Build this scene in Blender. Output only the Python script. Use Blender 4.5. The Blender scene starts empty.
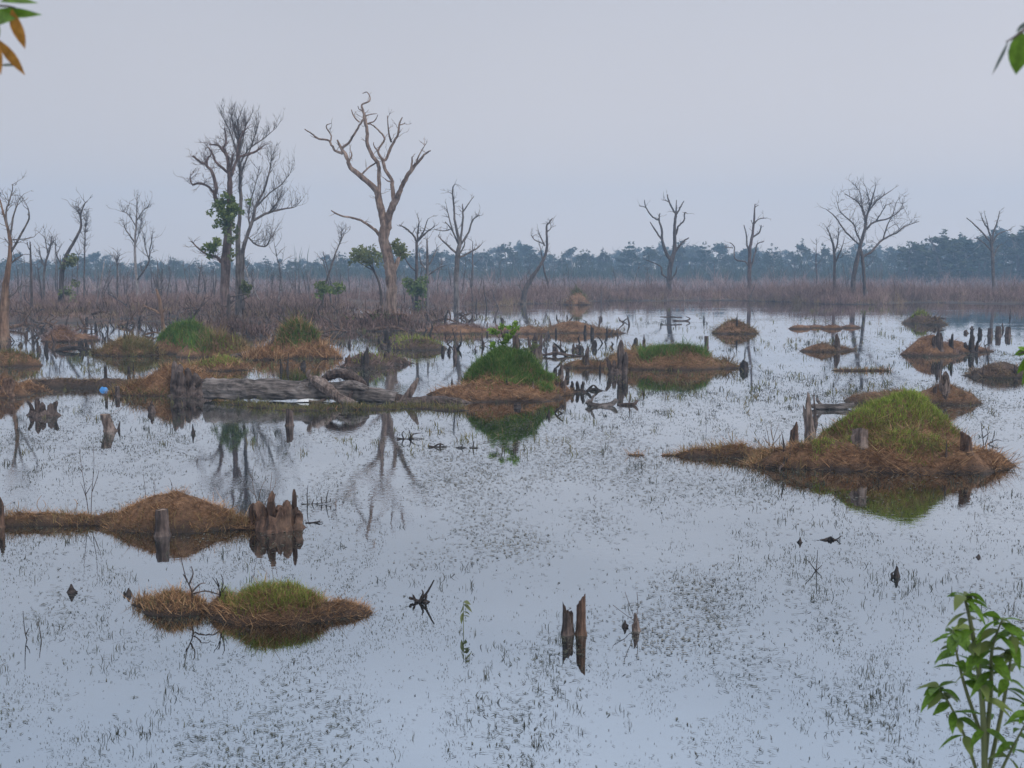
import bpy, math, random
import numpy as np
from mathutils import Vector

random.seed(11)
RNG = np.random.default_rng(11)
scene = bpy.context.scene
COL = scene.collection

# ------------------------------------------------------------------ camera
F = 1236.0                     # focal length in pixels of the 1024 px wide frame
HZ = 272.0                     # image row of the horizon
EYE = 3.0
PITCH = math.atan((384 - HZ) / F)
cam_d = bpy.data.cameras.new("camera")
cam = bpy.data.objects.new("camera", cam_d)
COL.objects.link(cam)
cam.location = (0, 0, EYE)
cam.rotation_euler = (math.pi / 2 - PITCH, 0, 0)
cam_d.sensor_width = 36
cam_d.lens = 36 * F / 1024
cam_d.clip_start = 0.05
cam_d.clip_end = 6000
cam_d.dof.use_dof = True
cam_d.dof.focus_distance = 26
cam_d.dof.aperture_fstop = 6.0
scene.camera = cam

# ------------------------------------------------------------------ world, sun, exposure
world = bpy.data.worlds.new("World")
scene.world = world
world.use_nodes = True
wn, wl = world.node_tree.nodes, world.node_tree.links
wn.clear()
SUN_EL, SUN_AZ = math.radians(48), math.radians(140)     # azimuth measured from +Y towards +X
sky = wn.new("ShaderNodeTexSky")
sky.sky_type = 'NISHITA'
sky.sun_disc = False
sky.sun_elevation = SUN_EL
sky.sun_rotation = SUN_AZ
sky.dust_density = 4.0
tc = wn.new("ShaderNodeTexCoord")
sep = wn.new("ShaderNodeSeparateXYZ")
wl.new(tc.outputs["Generated"], sep.inputs[0])
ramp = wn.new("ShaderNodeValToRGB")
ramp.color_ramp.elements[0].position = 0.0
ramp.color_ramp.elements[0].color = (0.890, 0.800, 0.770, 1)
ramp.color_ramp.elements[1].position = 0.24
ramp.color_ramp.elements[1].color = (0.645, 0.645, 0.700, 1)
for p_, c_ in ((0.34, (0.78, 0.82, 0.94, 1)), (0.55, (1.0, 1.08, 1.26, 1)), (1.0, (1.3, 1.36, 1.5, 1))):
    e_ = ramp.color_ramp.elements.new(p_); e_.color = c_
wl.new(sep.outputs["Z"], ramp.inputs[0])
# the overcast brightens to the right of the view
mr = wn.new("ShaderNodeMapRange")
mr.inputs[1].default_value = -0.5; mr.inputs[2].default_value = 0.5
mr.inputs[3].default_value = 0.90; mr.inputs[4].default_value = 1.06
wl.new(sep.outputs["X"], mr.inputs[0])
cl = wn.new("ShaderNodeTexNoise"); cl.inputs["Scale"].default_value = 1.6; cl.inputs["Detail"].default_value = 3
wl.new(tc.outputs["Generated"], cl.inputs["Vector"])
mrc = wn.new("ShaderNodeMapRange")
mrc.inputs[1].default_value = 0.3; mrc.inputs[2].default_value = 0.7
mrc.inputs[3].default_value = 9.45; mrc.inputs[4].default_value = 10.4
wl.new(cl.outputs["Fac"], mrc.inputs[0])
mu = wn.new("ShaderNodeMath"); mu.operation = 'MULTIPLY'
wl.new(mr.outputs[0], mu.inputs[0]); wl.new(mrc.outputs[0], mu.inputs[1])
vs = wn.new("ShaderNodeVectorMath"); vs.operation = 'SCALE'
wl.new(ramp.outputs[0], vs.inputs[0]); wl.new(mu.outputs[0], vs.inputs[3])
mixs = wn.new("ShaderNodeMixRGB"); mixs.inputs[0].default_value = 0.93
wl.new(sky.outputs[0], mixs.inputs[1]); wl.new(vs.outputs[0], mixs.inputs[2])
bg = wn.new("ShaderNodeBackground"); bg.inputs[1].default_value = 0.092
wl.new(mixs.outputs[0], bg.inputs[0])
wo = wn.new("ShaderNodeOutputWorld")
wl.new(bg.outputs[0], wo.inputs[0])

sun_d = bpy.data.lights.new("sun", 'SUN')
sun_d.energy = 1.5
sun_d.angle = math.radians(12)
sun_d.color = (1.0, 0.93, 0.83)
sun = bpy.data.objects.new("sun", sun_d)
COL.objects.link(sun)
sdir = Vector((math.sin(SUN_AZ) * math.cos(SUN_EL), math.cos(SUN_AZ) * math.cos(SUN_EL), math.sin(SUN_EL)))
sun.rotation_euler = sdir.to_track_quat('Z', 'Y').to_euler()

vw = scene.view_settings
vw.view_transform = 'Standard'; vw.look = 'None'; vw.exposure = 0.0; vw.gamma = 1.0
vw.use_curve_mapping = False
scene.cycles.max_bounces = 8
scene.cycles.volume_bounces = 3
scene.cycles.use_denoising = True

# ------------------------------------------------------------------ geometry of the view (real positions from rows of the ground)
CP, SP = math.cos(PITCH), math.sin(PITCH)

def P(px, py, Y):
    """point at distance Y ahead seen at column px, row py"""
    u, v = (px - 512) / F, -(py - 384) / F
    d = (u, v * SP + CP, v * CP - SP)
    t = Y / d[1]
    return Vector((d[0] * t, Y, EYE + d[2] * t))

def G(px, py):
    """point of the water level at column px, row py"""
    u, v = (px - 512) / F, -(py - 384) / F
    d = (u, v * SP + CP, v * CP - SP)
    t = -EYE / d[2]
    return Vector((d[0] * t, d[1] * t, 0.0))

# ------------------------------------------------------------------ noise
def _hash(i, j, s):
    n = (i.astype(np.int64) * 374761393 + j.astype(np.int64) * 668265263 + s * 974634599) & 0xffffffff
    n = ((n ^ (n >> 13)) * 1274126177) & 0xffffffff
    return ((n ^ (n >> 16)) & 0xffff) / 65535.0

def vnoise(x, y, s=0):
    x = np.asarray(x, float); y = np.asarray(y, float)
    i, j = np.floor(x), np.floor(y)
    fx, fy = x - i, y - j
    fx, fy = fx * fx * (3 - 2 * fx), fy * fy * (3 - 2 * fy)
    a, b = _hash(i, j, s), _hash(i + 1, j, s)
    c, d = _hash(i, j + 1, s), _hash(i + 1, j + 1, s)
    return (a * (1 - fx) + b * fx) * (1 - fy) + (c * (1 - fx) + d * fx) * fy

def fbm(x, y, s=0, o=4):
    r, a, t = 0, 1.0, 0
    for k in range(o):
        r = r + a * vnoise(np.asarray(x) * 2 ** k, np.asarray(y) * 2 ** k, s + k * 17)
        t += a; a *= 0.5
    return r / t

def sstep(a, b, x):
    t = np.clip((x - a) / (b - a), 0, 1)
    return t * t * (3 - 2 * t)

# ------------------------------------------------------------------ objects
ORIGIN = {}

def tag(o, label=None, cat=None, group=None, kind=None):
    for k, v in (("label", label), ("category", cat), ("group", group), ("kind", kind)):
        if v:
            o[k] = v
    return o

def thing(name, label, cat, loc=(0, 0, 0), group=None):
    o = bpy.data.objects.new(name, None)
    o.empty_display_size = 0.2
    COL.objects.link(o)
    o.location = loc
    ORIGIN[o.name] = Vector(loc)
    return tag(o, label, cat, group)

def np_mesh(name, verts, faces):
    verts = np.asarray(verts, np.float32); faces = np.asarray(faces, np.int32)
    me = bpy.data.meshes.new(name)
    k = faces.shape[1]
    me.vertices.add(len(verts)); me.vertices.foreach_set("co", verts.ravel())
    me.loops.add(faces.size); me.loops.foreach_set("vertex_index", faces.ravel())
    me.polygons.add(len(faces))
    me.polygons.foreach_set("loop_start", np.arange(0, faces.size, k, dtype=np.int32))
    me.update(calc_edges=True)
    me.validate()
    return me

def link(name, me, mat, parent=None, smooth=False):
    """world-space mesh -> object; under a parent the vertices become relative to the thing's base"""
    if smooth:
        me.polygons.foreach_set("use_smooth", [True] * len(me.polygons))
    me.materials.append(mat)
    o = bpy.data.objects.new(name, me)
    COL.objects.link(o)
    if parent is not None:
        off = ORIGIN[parent.name]
        n = len(me.vertices)
        a = np.empty(n * 3, np.float32); me.vertices.foreach_get("co", a)
        a = a.reshape(-1, 3) - np.array(off, np.float32)
        me.vertices.foreach_set("co", a.ravel()); me.update()
        o.parent = parent
        ORIGIN[o.name] = off
    return o

class MB:
    """collects tubes and caps for one mesh"""
    def __init__(s):
        s.v = []; s.f = []
    def build(s, name, mat, parent=None, smooth=True):
        me = bpy.data.meshes.new(name)
        me.from_pydata(s.v, [], s.f); me.update()
        return link(name, me, mat, parent, smooth)
    def tube(s, pts, rad, sides=6, rough=0.0, cap=True, flute=0.0):
        n = len(pts); b0 = len(s.v)
        ph = [random.uniform(0, 6.28) for _ in range(3)]
        a = None
        for i in range(n):
            t = (pts[min(i + 1, n - 1)] - pts[max(i - 1, 0)])
            if t.length < 1e-9: t = Vector((0, 0, 1))
            t.normalize()
            if a is None:
                a = t.orthogonal().normalized()
            a = (a - t * a.dot(t))
            if a.length < 1e-6: a = t.orthogonal()
            a.normalize()
            b = t.cross(a)
            for k in range(sides):
                an = 2 * math.pi * k / sides
                r = rad[i] * (1 + random.uniform(-rough, rough))
                if flute: r *= 1 + flute * (math.sin(an * 3 + ph[0] + i * 0.15) * 0.6 + math.sin(an * 5 + ph[1] - i * 0.1) * 0.4)
                s.v.append(pts[i] + (a * math.cos(an) + b * math.sin(an)) * r)
        for i in range(n - 1):
            for k in range(sides):
                k2 = (k + 1) % sides
                s.f.append((b0 + i * sides + k, b0 + i * sides + k2, b0 + (i + 1) * sides + k2, b0 + (i + 1) * sides + k))
        if cap:
            s.f.append(tuple(b0 + k for k in range(sides))[::-1])
            s.f.append(tuple(b0 + (n - 1) * sides + k for k in range(sides)))

def catmull(pts, sub):
    """pts: list of tuples of floats; smooth interpolation"""
    if len(pts) < 3: sub = max(sub, 2)
    q = [pts[0]] + list(pts) + [pts[-1]]
    out = []
    for i in range(1, len(q) - 2):
        p0, p1, p2, p3 = q[i - 1], q[i], q[i + 1], q[i + 2]
        for k in range(sub):
            t = k / sub
            out.append(tuple(0.5 * ((2 * b) + (-a + c) * t + (2 * a - 5 * b + 4 * c - d) * t * t + (-a + 3 * b - 3 * c + d) * t ** 3)
                             for a, b, c, d in zip(p0, p1, p2, p3)))
    out.append(tuple(pts[-1]))
    return out

# ------------------------------------------------------------------ materials
def new_mat(name):
    m = bpy.data.materials.new(name); m.use_nodes = True
    n = m.node_tree.nodes; l = m.node_tree.links
    return m, n, l, n["Principled BSDF"]

def set_ramp(r, cols):
    e = r.color_ramp.elements
    while len(e) < len(cols): e.new(0.5)
    for i, (p, c) in enumerate(cols):
        e[i].position = p; e[i].color = (*c, 1)

def bark_mat(name, dark, light, pale=None, scale=1.0, bump=0.7, rough=0.9, along='Z', metre=1.0):
    """streaked weathered wood; streaks run along one axis, features about 1/scale of 12 cm"""
    m, n, l, b = new_mat(name)
    tc = n.new("ShaderNodeTexCoord")
    mp = n.new("ShaderNodeMapping")
    q = [scale * 8, scale * 8, scale * 8]; q['XYZ'.index(along)] = scale * 0.9
    mp.inputs["Scale"].default_value = q
    l.new(tc.outputs["Object"], mp.inputs[0])
    no = n.new("ShaderNodeTexNoise"); no.inputs["Scale"].default_value = 1.0; no.inputs["Detail"].default_value = 8; no.inputs["Roughness"].default_value = 0.72
    l.new(mp.outputs[0], no.inputs["Vector"])
    r = n.new("ShaderNodeValToRGB")
    set_ramp(r, [(0.34, tuple(x * .6 for x in dark)), (0.45, dark), (0.64, light)])
    l.new(no.outputs["Fac"], r.inputs[0])
    big = n.new("ShaderNodeTexNoise"); big.inputs["Scale"].default_value = scale * 1.7; big.inputs["Detail"].default_value = 5
    l.new(tc.outputs["Object"], big.inputs["Vector"])
    r2 = n.new("ShaderNodeValToRGB"); set_ramp(r2, [(0.50, (0, 0, 0)), (0.66, (.4, .4, .4))])
    l.new(big.outputs["Fac"], r2.inputs[0])
    mx = n.new("ShaderNodeMixRGB"); mx.inputs[2].default_value = (*(pale or light), 1)
    l.new(r2.outputs[0], mx.inputs[0]); l.new(r.outputs[0], mx.inputs[1])
    r3 = n.new("ShaderNodeValToRGB"); set_ramp(r3, [(0.36, (.62, .62, .62)), (0.50, (1, 1, 1))])
    b2 = n.new("ShaderNodeTexNoise"); b2.inputs["Scale"].default_value = scale * 3.1; b2.inputs["Detail"].default_value = 6
    l.new(tc.outputs["Object"], b2.inputs["Vector"]); l.new(b2.outputs["Fac"], r3.inputs[0])
    m2 = n.new("ShaderNodeMixRGB"); m2.blend_type = 'MULTIPLY'; m2.inputs[0].default_value = 1
    l.new(mx.outputs[0], m2.inputs[1]); l.new(r3.outputs[0], m2.inputs[2])
    l.new(m2.outputs[0], b.inputs["Base Color"])
    b.inputs["Roughness"].default_value = rough
    bp = n.new("ShaderNodeBump"); bp.inputs["Strength"].default_value = bump; bp.inputs["Distance"].default_value = 0.06 / scale
    l.new(no.outputs["Fac"], bp.inputs["Height"]); l.new(bp.outputs[0], b.inputs["Normal"])
    return m

def island_mat(name, cols, rough=0.8, trans=0.0, ns=0.7):
    """every blade or leaf gets its own tint from the ramp"""
    m, n, l, b = new_mat(name)
    g = n.new("ShaderNodeNewGeometry")
    r = n.new("ShaderNodeValToRGB")
    set_ramp(r, [(i / max(1, len(cols) - 1), c) for i, c in enumerate(cols)])
    l.new(g.outputs["Random Per Island"], r.inputs[0])
    no = n.new("ShaderNodeTexNoise"); no.inputs["Scale"].default_value = ns; no.inputs["Detail"].default_value = 6; no.inputs["Roughness"].default_value = 0.7
    l.new(g.outputs["Position"], no.inputs["Vector"])
    mr = n.new("ShaderNodeMapRange"); mr.inputs[1].default_value = 0.3; mr.inputs[2].default_value = 0.7
    mr.inputs[3].default_value = 0.5; mr.inputs[4].default_value = 1.5
    l.new(no.outputs["Fac"], mr.inputs[0])
    vs = n.new("ShaderNodeVectorMath"); vs.operation = 'SCALE'
    l.new(r.outputs[0], vs.inputs[0]); l.new(mr.outputs[0], vs.inputs[3])
    l.new(vs.outputs[0], b.inputs["Base Color"])
    b.inputs["Roughness"].default_value = rough
    b.inputs["Specular IOR Level"].default_value = 0.25
    if trans:
        tr = n.new("ShaderNodeBsdfTranslucent"); l.new(vs.outputs[0], tr.inputs[0])
        ms = n.new("ShaderNodeMixShader"); ms.inputs[0].default_value = trans
        l.new(b.outputs[0], ms.inputs[1]); l.new(tr.outputs[0], ms.inputs[2])
        l.new(ms.outputs[0], n["Material Output"].inputs[0])
    return m

def soil_mat(name, dry, mid, wet):
    m, n, l, b = new_mat(name)
    g = n.new("ShaderNodeNewGeometry")
    no = n.new("ShaderNodeTexNoise"); no.inputs["Scale"].default_value = 16; no.inputs["Detail"].default_value = 8; no.inputs["Roughness"].default_value = 0.78
    l.new(g.outputs["Position"], no.inputs["Vector"])
    r = n.new("ShaderNodeValToRGB"); set_ramp(r, [(0.36, tuple(x * .45 for x in mid)), (0.47, mid), (0.64, dry)])
    l.new(no.outputs["Fac"], r.inputs[0])
    n2 = n.new("ShaderNodeTexNoise"); n2.inputs["Scale"].default_value = 2.2; n2.inputs["Detail"].default_value = 6; n2.inputs["Roughness"].default_value = 0.7
    l.new(g.outputs["Position"], n2.inputs["Vector"])
    r2 = n.new("ShaderNodeValToRGB"); set_ramp(r2, [(0.38, (.55, .52, .50)), (0.60, (1.1, 1.1, 1.1))])
    l.new(n2.outputs["Fac"], r2.inputs[0])
    m2 = n.new("ShaderNodeMixRGB"); m2.blend_type = 'MULTIPLY'; m2.inputs[0].default_value = 1
    l.new(r.outputs[0], m2.inputs[1]); l.new(r2.outputs[0], m2.inputs[2])
    sp = n.new("ShaderNodeSeparateXYZ"); l.new(g.outputs["Position"], sp.inputs[0])
    ad = n.new("ShaderNodeMath"); ad.operation = 'MULTIPLY_ADD'; ad.inputs[1].default_value = 0.16
    l.new(n2.outputs["Fac"], ad.inputs[0]); l.new(sp.outputs["Z"], ad.inputs[2])
    mr = n.new("ShaderNodeMapRange"); mr.inputs[1].default_value = 0.10; mr.inputs[2].default_value = 0.22
    l.new(ad.outputs[0], mr.inputs[0])
    mx = n.new("ShaderNodeMixRGB"); mx.inputs[1].default_value = (*wet, 1)
    l.new(mr.outputs[0], mx.inputs[0]); l.new(m2.outputs[0], mx.inputs[2])
    l.new(mx.outputs[0], b.inputs["Base Color"])
    b.inputs["Roughness"].default_value = 0.92
    bp = n.new("ShaderNodeBump"); bp.inputs["Strength"].default_value = 1.0; bp.inputs["Distance"].default_value = 0.08
    l.new(no.outputs["Fac"], bp.inputs["Height"]); l.new(bp.outputs[0], b.inputs["Normal"])
    return m

def plain_mat(name, c, rough=0.6):
    m, n, l, b = new_mat(name)
    no = n.new("ShaderNodeTexNoise"); no.inputs["Scale"].default_value = 14; no.inputs["Detail"].default_value = 5
    tc = n.new("ShaderNodeTexCoord"); l.new(tc.outputs["Object"], no.inputs["Vector"])
    r = n.new("ShaderNodeValToRGB"); set_ramp(r, [(0.3, tuple(x * 0.72 for x in c)), (0.7, c)])
    l.new(no.outputs["Fac"], r.inputs[0]); l.new(r.outputs[0], b.inputs["Base Color"])
    b.inputs["Roughness"].default_value = rough
    return m

M = {
    'bark_warm': bark_mat("bark_warm", (0.10, 0.068, 0.056), (0.31, 0.22, 0.175), (0.46, 0.36, 0.30)),
    'bark_red': bark_mat("bark_red", (0.08, 0.053, 0.047), (0.18, 0.122, 0.11), (0.22, 0.18, 0.17)),
    'bark_grey': bark_mat("bark_grey", (0.07, 0.06, 0.058), (0.19, 0.165, 0.158), (0.26, 0.23, 0.22)),
    'bark_pale': bark_mat("bark_pale", (0.20, 0.18, 0.18), (0.42, 0.39, 0.38), (0.5, 0.47, 0.46)),
    'bark_dark': bark_mat("bark_dark", (0.045, 0.036, 0.035), (0.14, 0.11, 0.10), (0.17, 0.14, 0.13)),
    'bark_orange': bark_mat("bark_orange", (0.11, 0.062, 0.04), (0.27, 0.165, 0.11), (0.30, 0.22, 0.16)),
    'log_grey': bark_mat("log_grey", (0.06, 0.051, 0.048), (0.225, 0.192, 0.182), (0.33, 0.295, 0.28), scale=1.8, bump=1.0, along='X'),
    'stump': bark_mat("stump_wood", (0.04, 0.029, 0.027), (0.135, 0.098, 0.086), (0.20, 0.155, 0.14), scale=2.6),
    'stump_red': bark_mat("stump_red_wood", (0.05, 0.028, 0.02), (0.17, 0.098, 0.066), (0.22, 0.145, 0.10), scale=2.6),
    'stump_pale': bark_mat("stump_pale_wood", (0.085, 0.062, 0.054), (0.25, 0.19, 0.165), (0.36, 0.30, 0.27), scale=2.6),
    'stump_black': bark_mat("stump_wet_wood", (0.016, 0.013, 0.013), (0.055, 0.043, 0.041), (0.08, 0.064, 0.062), scale=2.6),
    'heart': bark_mat("heartwood", (0.18, 0.125, 0.09), (0.42, 0.31, 0.24), (0.34, 0.24, 0.18), scale=4),
    'heart_dark': bark_mat("heartwood_rotten", (0.03, 0.02, 0.016), (0.11, 0.075, 0.055), None, scale=4),
    'soil': soil_mat("soil", (0.36, 0.205, 0.112), (0.205, 0.112, 0.062), (0.055, 0.037, 0.028)),
    'mud': soil_mat("mud", (0.17, 0.115, 0.09), (0.09, 0.062, 0.05), (0.05, 0.04, 0.034)),
    'grass': island_mat("green_grass", [(0.12, 0.19, 0.03), (0.20, 0.28, 0.045), (0.27, 0.32, 0.065), (0.36, 0.32, 0.11)], trans=0.3),
    'grass_deep': island_mat("deep_green_grass", [(0.055, 0.125, 0.028), (0.09, 0.18, 0.036), (0.12, 0.21, 0.045), (0.20, 0.21, 0.07)], trans=0.3),
    'grass_dull': island_mat("dull_grass", [(0.10, 0.105, 0.045), (0.14, 0.14, 0.055), (0.18, 0.135, 0.075)], trans=0.2),
    'straw': island_mat("dry_straw", [(0.15, 0.082, 0.042), (0.28, 0.165, 0.088), (0.36, 0.23, 0.125), (0.22, 0.118, 0.06)], trans=0.1),
    'litter': island_mat("leaf_litter", [(0.115, 0.06, 0.031), (0.36, 0.205, 0.105), (0.21, 0.11, 0.054), (0.50, 0.33, 0.185), (0.29, 0.155, 0.075)], trans=0.1, ns=2.5),
    'straw_olive': island_mat("olive_straw", [(0.13, 0.095, 0.045), (0.22, 0.165, 0.075), (0.27, 0.20, 0.10), (0.17, 0.10, 0.055)], trans=0.1),
    'brush': island_mat("dry_brush", [(0.10, 0.062, 0.054), (0.21, 0.138, 0.12), (0.31, 0.22, 0.195), (0.16, 0.10, 0.086)], ns=.16, trans=0.1),
    'brush_tan': island_mat("tan_brush", [(0.16, 0.10, 0.075), (0.26, 0.185, 0.13), (0.21, 0.16, 0.08), (0.13, 0.085, 0.07)], ns=.16, trans=0.1),
    'brush_pale': island_mat("pale_brush", [(0.15, 0.105, 0.10), (0.27, 0.20, 0.195), (0.36, 0.285, 0.28), (0.22, 0.145, 0.14)], ns=.16),
    'brush_dark': island_mat("dark_brush", [(0.045, 0.032, 0.028), (0.09, 0.062, 0.053), (0.15, 0.105, 0.09)]),
    'weed': island_mat("water_weed", [(0.02, 0.024, 0.02), (0.04, 0.047, 0.034), (0.08, 0.085, 0.06), (0.045, 0.04, 0.03)]),
    'film': island_mat("floating_film", [(0.05, 0.052, 0.045), (0.10, 0.10, 0.085), (0.15, 0.15, 0.13), (0.10, 0.092, 0.078)]),
    'leaf': island_mat("leaf_green", [(0.07, 0.11, 0.03), (0.125, 0.17, 0.045), (0.20, 0.235, 0.075)], rough=0.5, trans=0.35),
    'leaf_bright': island_mat("leaf_bright", [(0.12, 0.23, 0.025), (0.18, 0.31, 0.035), (0.22, 0.33, 0.06)], rough=0.5, trans=0.4),
    'leaf_dim': island_mat("leaf_dim", [(0.10, 0.125, 0.055), (0.15, 0.175, 0.075), (0.2, 0.21, 0.1)], rough=0.6, trans=0.3),
    'forest': island_mat("forest_leaf", [(0.014, 0.032, 0.022), (0.028, 0.052, 0.032), (0.045, 0.075, 0.04)], trans=0.15),
    'forest_warm': island_mat("forest_leaf_warm", [(0.03, 0.046, 0.028), (0.048, 0.066, 0.036), (0.065, 0.08, 0.045)], trans=0.15),
    'leaf_near': island_mat("near_leaf_green", [(0.08, 0.17, 0.012), (0.11, 0.20, 0.02)], ns=45, rough=0.45, trans=0.45),
    'leaf_orange': island_mat("near_leaf_orange", [(0.30, 0.13, 0.02), (0.36, 0.17, 0.03)], ns=45, rough=0.45, trans=0.45),
    'leaf_grey': island_mat("near_leaf_grey", [(0.07, 0.10, 0.085), (0.09, 0.12, 0.10)], rough=0.5, trans=0.3),
    'blue': plain_mat("blue_plastic", (0.04, 0.25, 0.62), 0.45),
    'white': plain_mat("white_plastic", (0.8, 0.82, 0.84), 0.5),
    'cream': plain_mat("cream_fungus", (0.62, 0.52, 0.36), 0.8),
}

# water: murky, glossy, gently rippled
mw, n, l, b = new_mat("water")
g = n.new("ShaderNodeNewGeometry")
mp = n.new("ShaderNodeMapping"); mp.inputs["Scale"].default_value = (1.0, 1.0, 1.0)
l.new(g.outputs["Position"], mp.inputs[0])
n1 = n.new("ShaderNodeTexNoise"); n1.inputs["Scale"].default_value = 9; n1.inputs["Detail"].default_value = 3
n2 = n.new("ShaderNodeTexNoise"); n2.inputs["Scale"].default_value = 0.22; n2.inputs["Detail"].default_value = 3
l.new(mp.outputs[0], n1.inputs["Vector"]); l.new(g.outputs["Position"], n2.inputs["Vector"])
ma = n.new("ShaderNodeMapRange"); ma.inputs[1].default_value = 0.50; ma.inputs[2].default_value = 0.66
ma.inputs[3].default_value = 0.12; ma.inputs[4].default_value = 1.0
l.new(n2.outputs["Fac"], ma.inputs[0])
mm = n.new("ShaderNodeMath"); mm.operation = 'MULTIPLY'
l.new(n1.outputs["Fac"], mm.inputs[0]); l.new(ma.outputs[0], mm.inputs[1])
bp = n.new("ShaderNodeBump"); bp.inputs["Strength"].default_value = 0.12; bp.inputs["Distance"].default_value = 0.02
l.new(mm.outputs[0], bp.inputs["Height"]); l.new(bp.outputs[0], b.inputs["Normal"])
rw = n.new("ShaderNodeValToRGB"); set_ramp(rw, [(0.38, (0.445, 0.505, 0.55)), (0.62, (0.535, 0.59, 0.63))])
l.new(n2.outputs["Fac"], rw.inputs[0]); l.new(rw.outputs[0], b.inputs["Base Color"])
b.inputs["Roughness"].default_value = 0.015
b.inputs["Metallic"].default_value = 1.0
b.inputs["IOR"].default_value = 1.8
M['water'] = mw

# ------------------------------------------------------------------ ground and water
def column(X, Y):
    return 512 + X / np.maximum(Y, 1) * F

def land(X, Y):
    X = np.asarray(X, float); Y = np.asarray(Y, float)
    ux = column(X, Y)
    shore = np.interp(ux, [-400, 0, 160, 200, 330, 350, 480, 540, 760, 1024, 1500], [88, 90, 92, 86, 88, 100, 108, 114, 120, 112, 112])
    wob = (fbm(X / 16, Y / 16, 3) - 0.5) * 26
    s = sstep(shore - 5, shore + 7, Y + wob)
    z = -0.5 + 0.60 * s
    left = np.clip((560 - ux) / 120, 0, 1) * sstep(64, 78, Y)
    isl = (fbm(X / 6.0, Y / 9.0, 8) - 0.53) * 2.4
    z = np.maximum(z, np.where(left > 0, np.minimum(-0.05 + isl * left, 0.28) - 0.5 * (1 - left), -0.5))
    z = z + (fbm(X / 1.5, Y / 1.5, 21) - 0.5) * 0.09
    return z

Ys = np.concatenate([np.linspace(-14, 50, 20), np.geomspace(52, 135, 130), np.geomspace(137, 880, 40)])
us = np.concatenate([np.linspace(-0.85, -0.5, 10)[:-1], np.linspace(-0.5, 0.5, 260), np.linspace(0.5, 0.85, 10)[1:]])
gx = np.outer(np.maximum(Ys, 0) + 60 * (Ys < 52) * (1 - np.maximum(Ys, 0) / 52), us)
gy = np.repeat(Ys[:, None], len(us), 1)
gz = land(gx, gy)
gz[gy < 52] = np.minimum(gz[gy < 52], -0.4)
vv = np.stack([gx, gy, gz], -1).reshape(-1, 3)
nr, nc = gx.shape
ii = (np.arange(nr - 1)[:, None] * nc + np.arange(nc - 1)[None, :]).ravel()
ff = np.stack([ii, ii + 1, ii + nc + 1, ii + nc], -1)
tag(link("ground", np_mesh("ground", vv, ff), M['mud'], None, True), kind="structure")

wv = [(-740, -14, 0), (740, -14, 0), (740, 875, 0), (-740, 875, 0)]
tag(link("water", np_mesh("water", wv, [(0, 1, 2, 3)]), M['water']), kind="structure")

# haze: one even volume round the whole place
hv = [(x, y, z) for z in (-2.2, 62) for x, y in ((-800, -40), (800, -40), (800, 900), (-800, 900))]
hf = [(3, 2, 1, 0), (4, 5, 6, 7), (0, 1, 5, 4), (1, 2, 6, 5), (2, 3, 7, 6), (3, 0, 4, 7)]
hz_m = bpy.data.materials.new("haze"); hz_m.use_nodes = True
hn = hz_m.node_tree.nodes; hn.remove(hn["Principled BSDF"])
pv = hn.new("ShaderNodeVolumePrincipled")
pv.inputs["Color"].default_value = (0.50, 0.735, 1.0, 1)
pv.inputs["Density"].default_value = 0.00084
hz_m.node_tree.links.new(pv.outputs[0], hn["Material Output"].inputs["Volume"])
tag(link("haze", np_mesh("haze", hv, hf), hz_m), kind="stuff")

# ------------------------------------------------------------------ blades (grass, straw, brush)
def blade_mesh(name, base, length, width, tilt, bend=0.0, upz=1.0):
    """base Nx3, length N, width N, tilt N (0 upright .. pi/2 flat)"""
    N = len(base)
    az = RNG.uniform(0, 2 * np.pi, N)
    d = np.stack([np.sin(tilt) * np.cos(az), np.sin(tilt) * np.sin(az), np.cos(tilt) * upz], -1)
    fa = RNG.uniform(0, 2 * np.pi, N)
    sd = np.stack([np.cos(fa), np.sin(fa), np.zeros(N)], -1) * (width / 2)[:, None]
    mid = base + d * (length * 0.55)[:, None]
    tip = base + d * length[:, None]
    if bend:
        tip[:, :2] += np.stack([np.cos(az), np.sin(az)], -1) * (length * bend)[:, None]
        tip[:, 2] -= length * bend * 0.35
    v = np.stack([base - sd, base + sd, mid + sd * 0.7, tip, mid - sd * 0.7], 1).reshape(-1, 3)
    i = np.arange(N) * 5
    q = np.concatenate([np.stack([i, i + 1, i + 2, i + 4], -1)])
    t = np.stack([i + 4, i + 2, i + 3, i + 3], -1)
    me = bpy.data.meshes.new(name)
    faces_q = q.astype(np.int32); faces_t = t[:, :3].astype(np.int32)
    loops = np.concatenate([faces_q.ravel(), faces_t.ravel()])
    starts = np.concatenate([np.arange(N) * 4, N * 4 + np.arange(N) * 3]).astype(np.int32)
    me.vertices.add(len(v)); me.vertices.foreach_set("co", v.astype(np.float32).ravel())
    me.loops.add(len(loops)); me.loops.foreach_set("vertex_index", loops)
    me.polygons.add(2 * N); me.polygons.foreach_set("loop_start", starts)
    me.update(calc_edges=True)
    return me

# ------------------------------------------------------------------ mounds
MOUNDS = []

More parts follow.
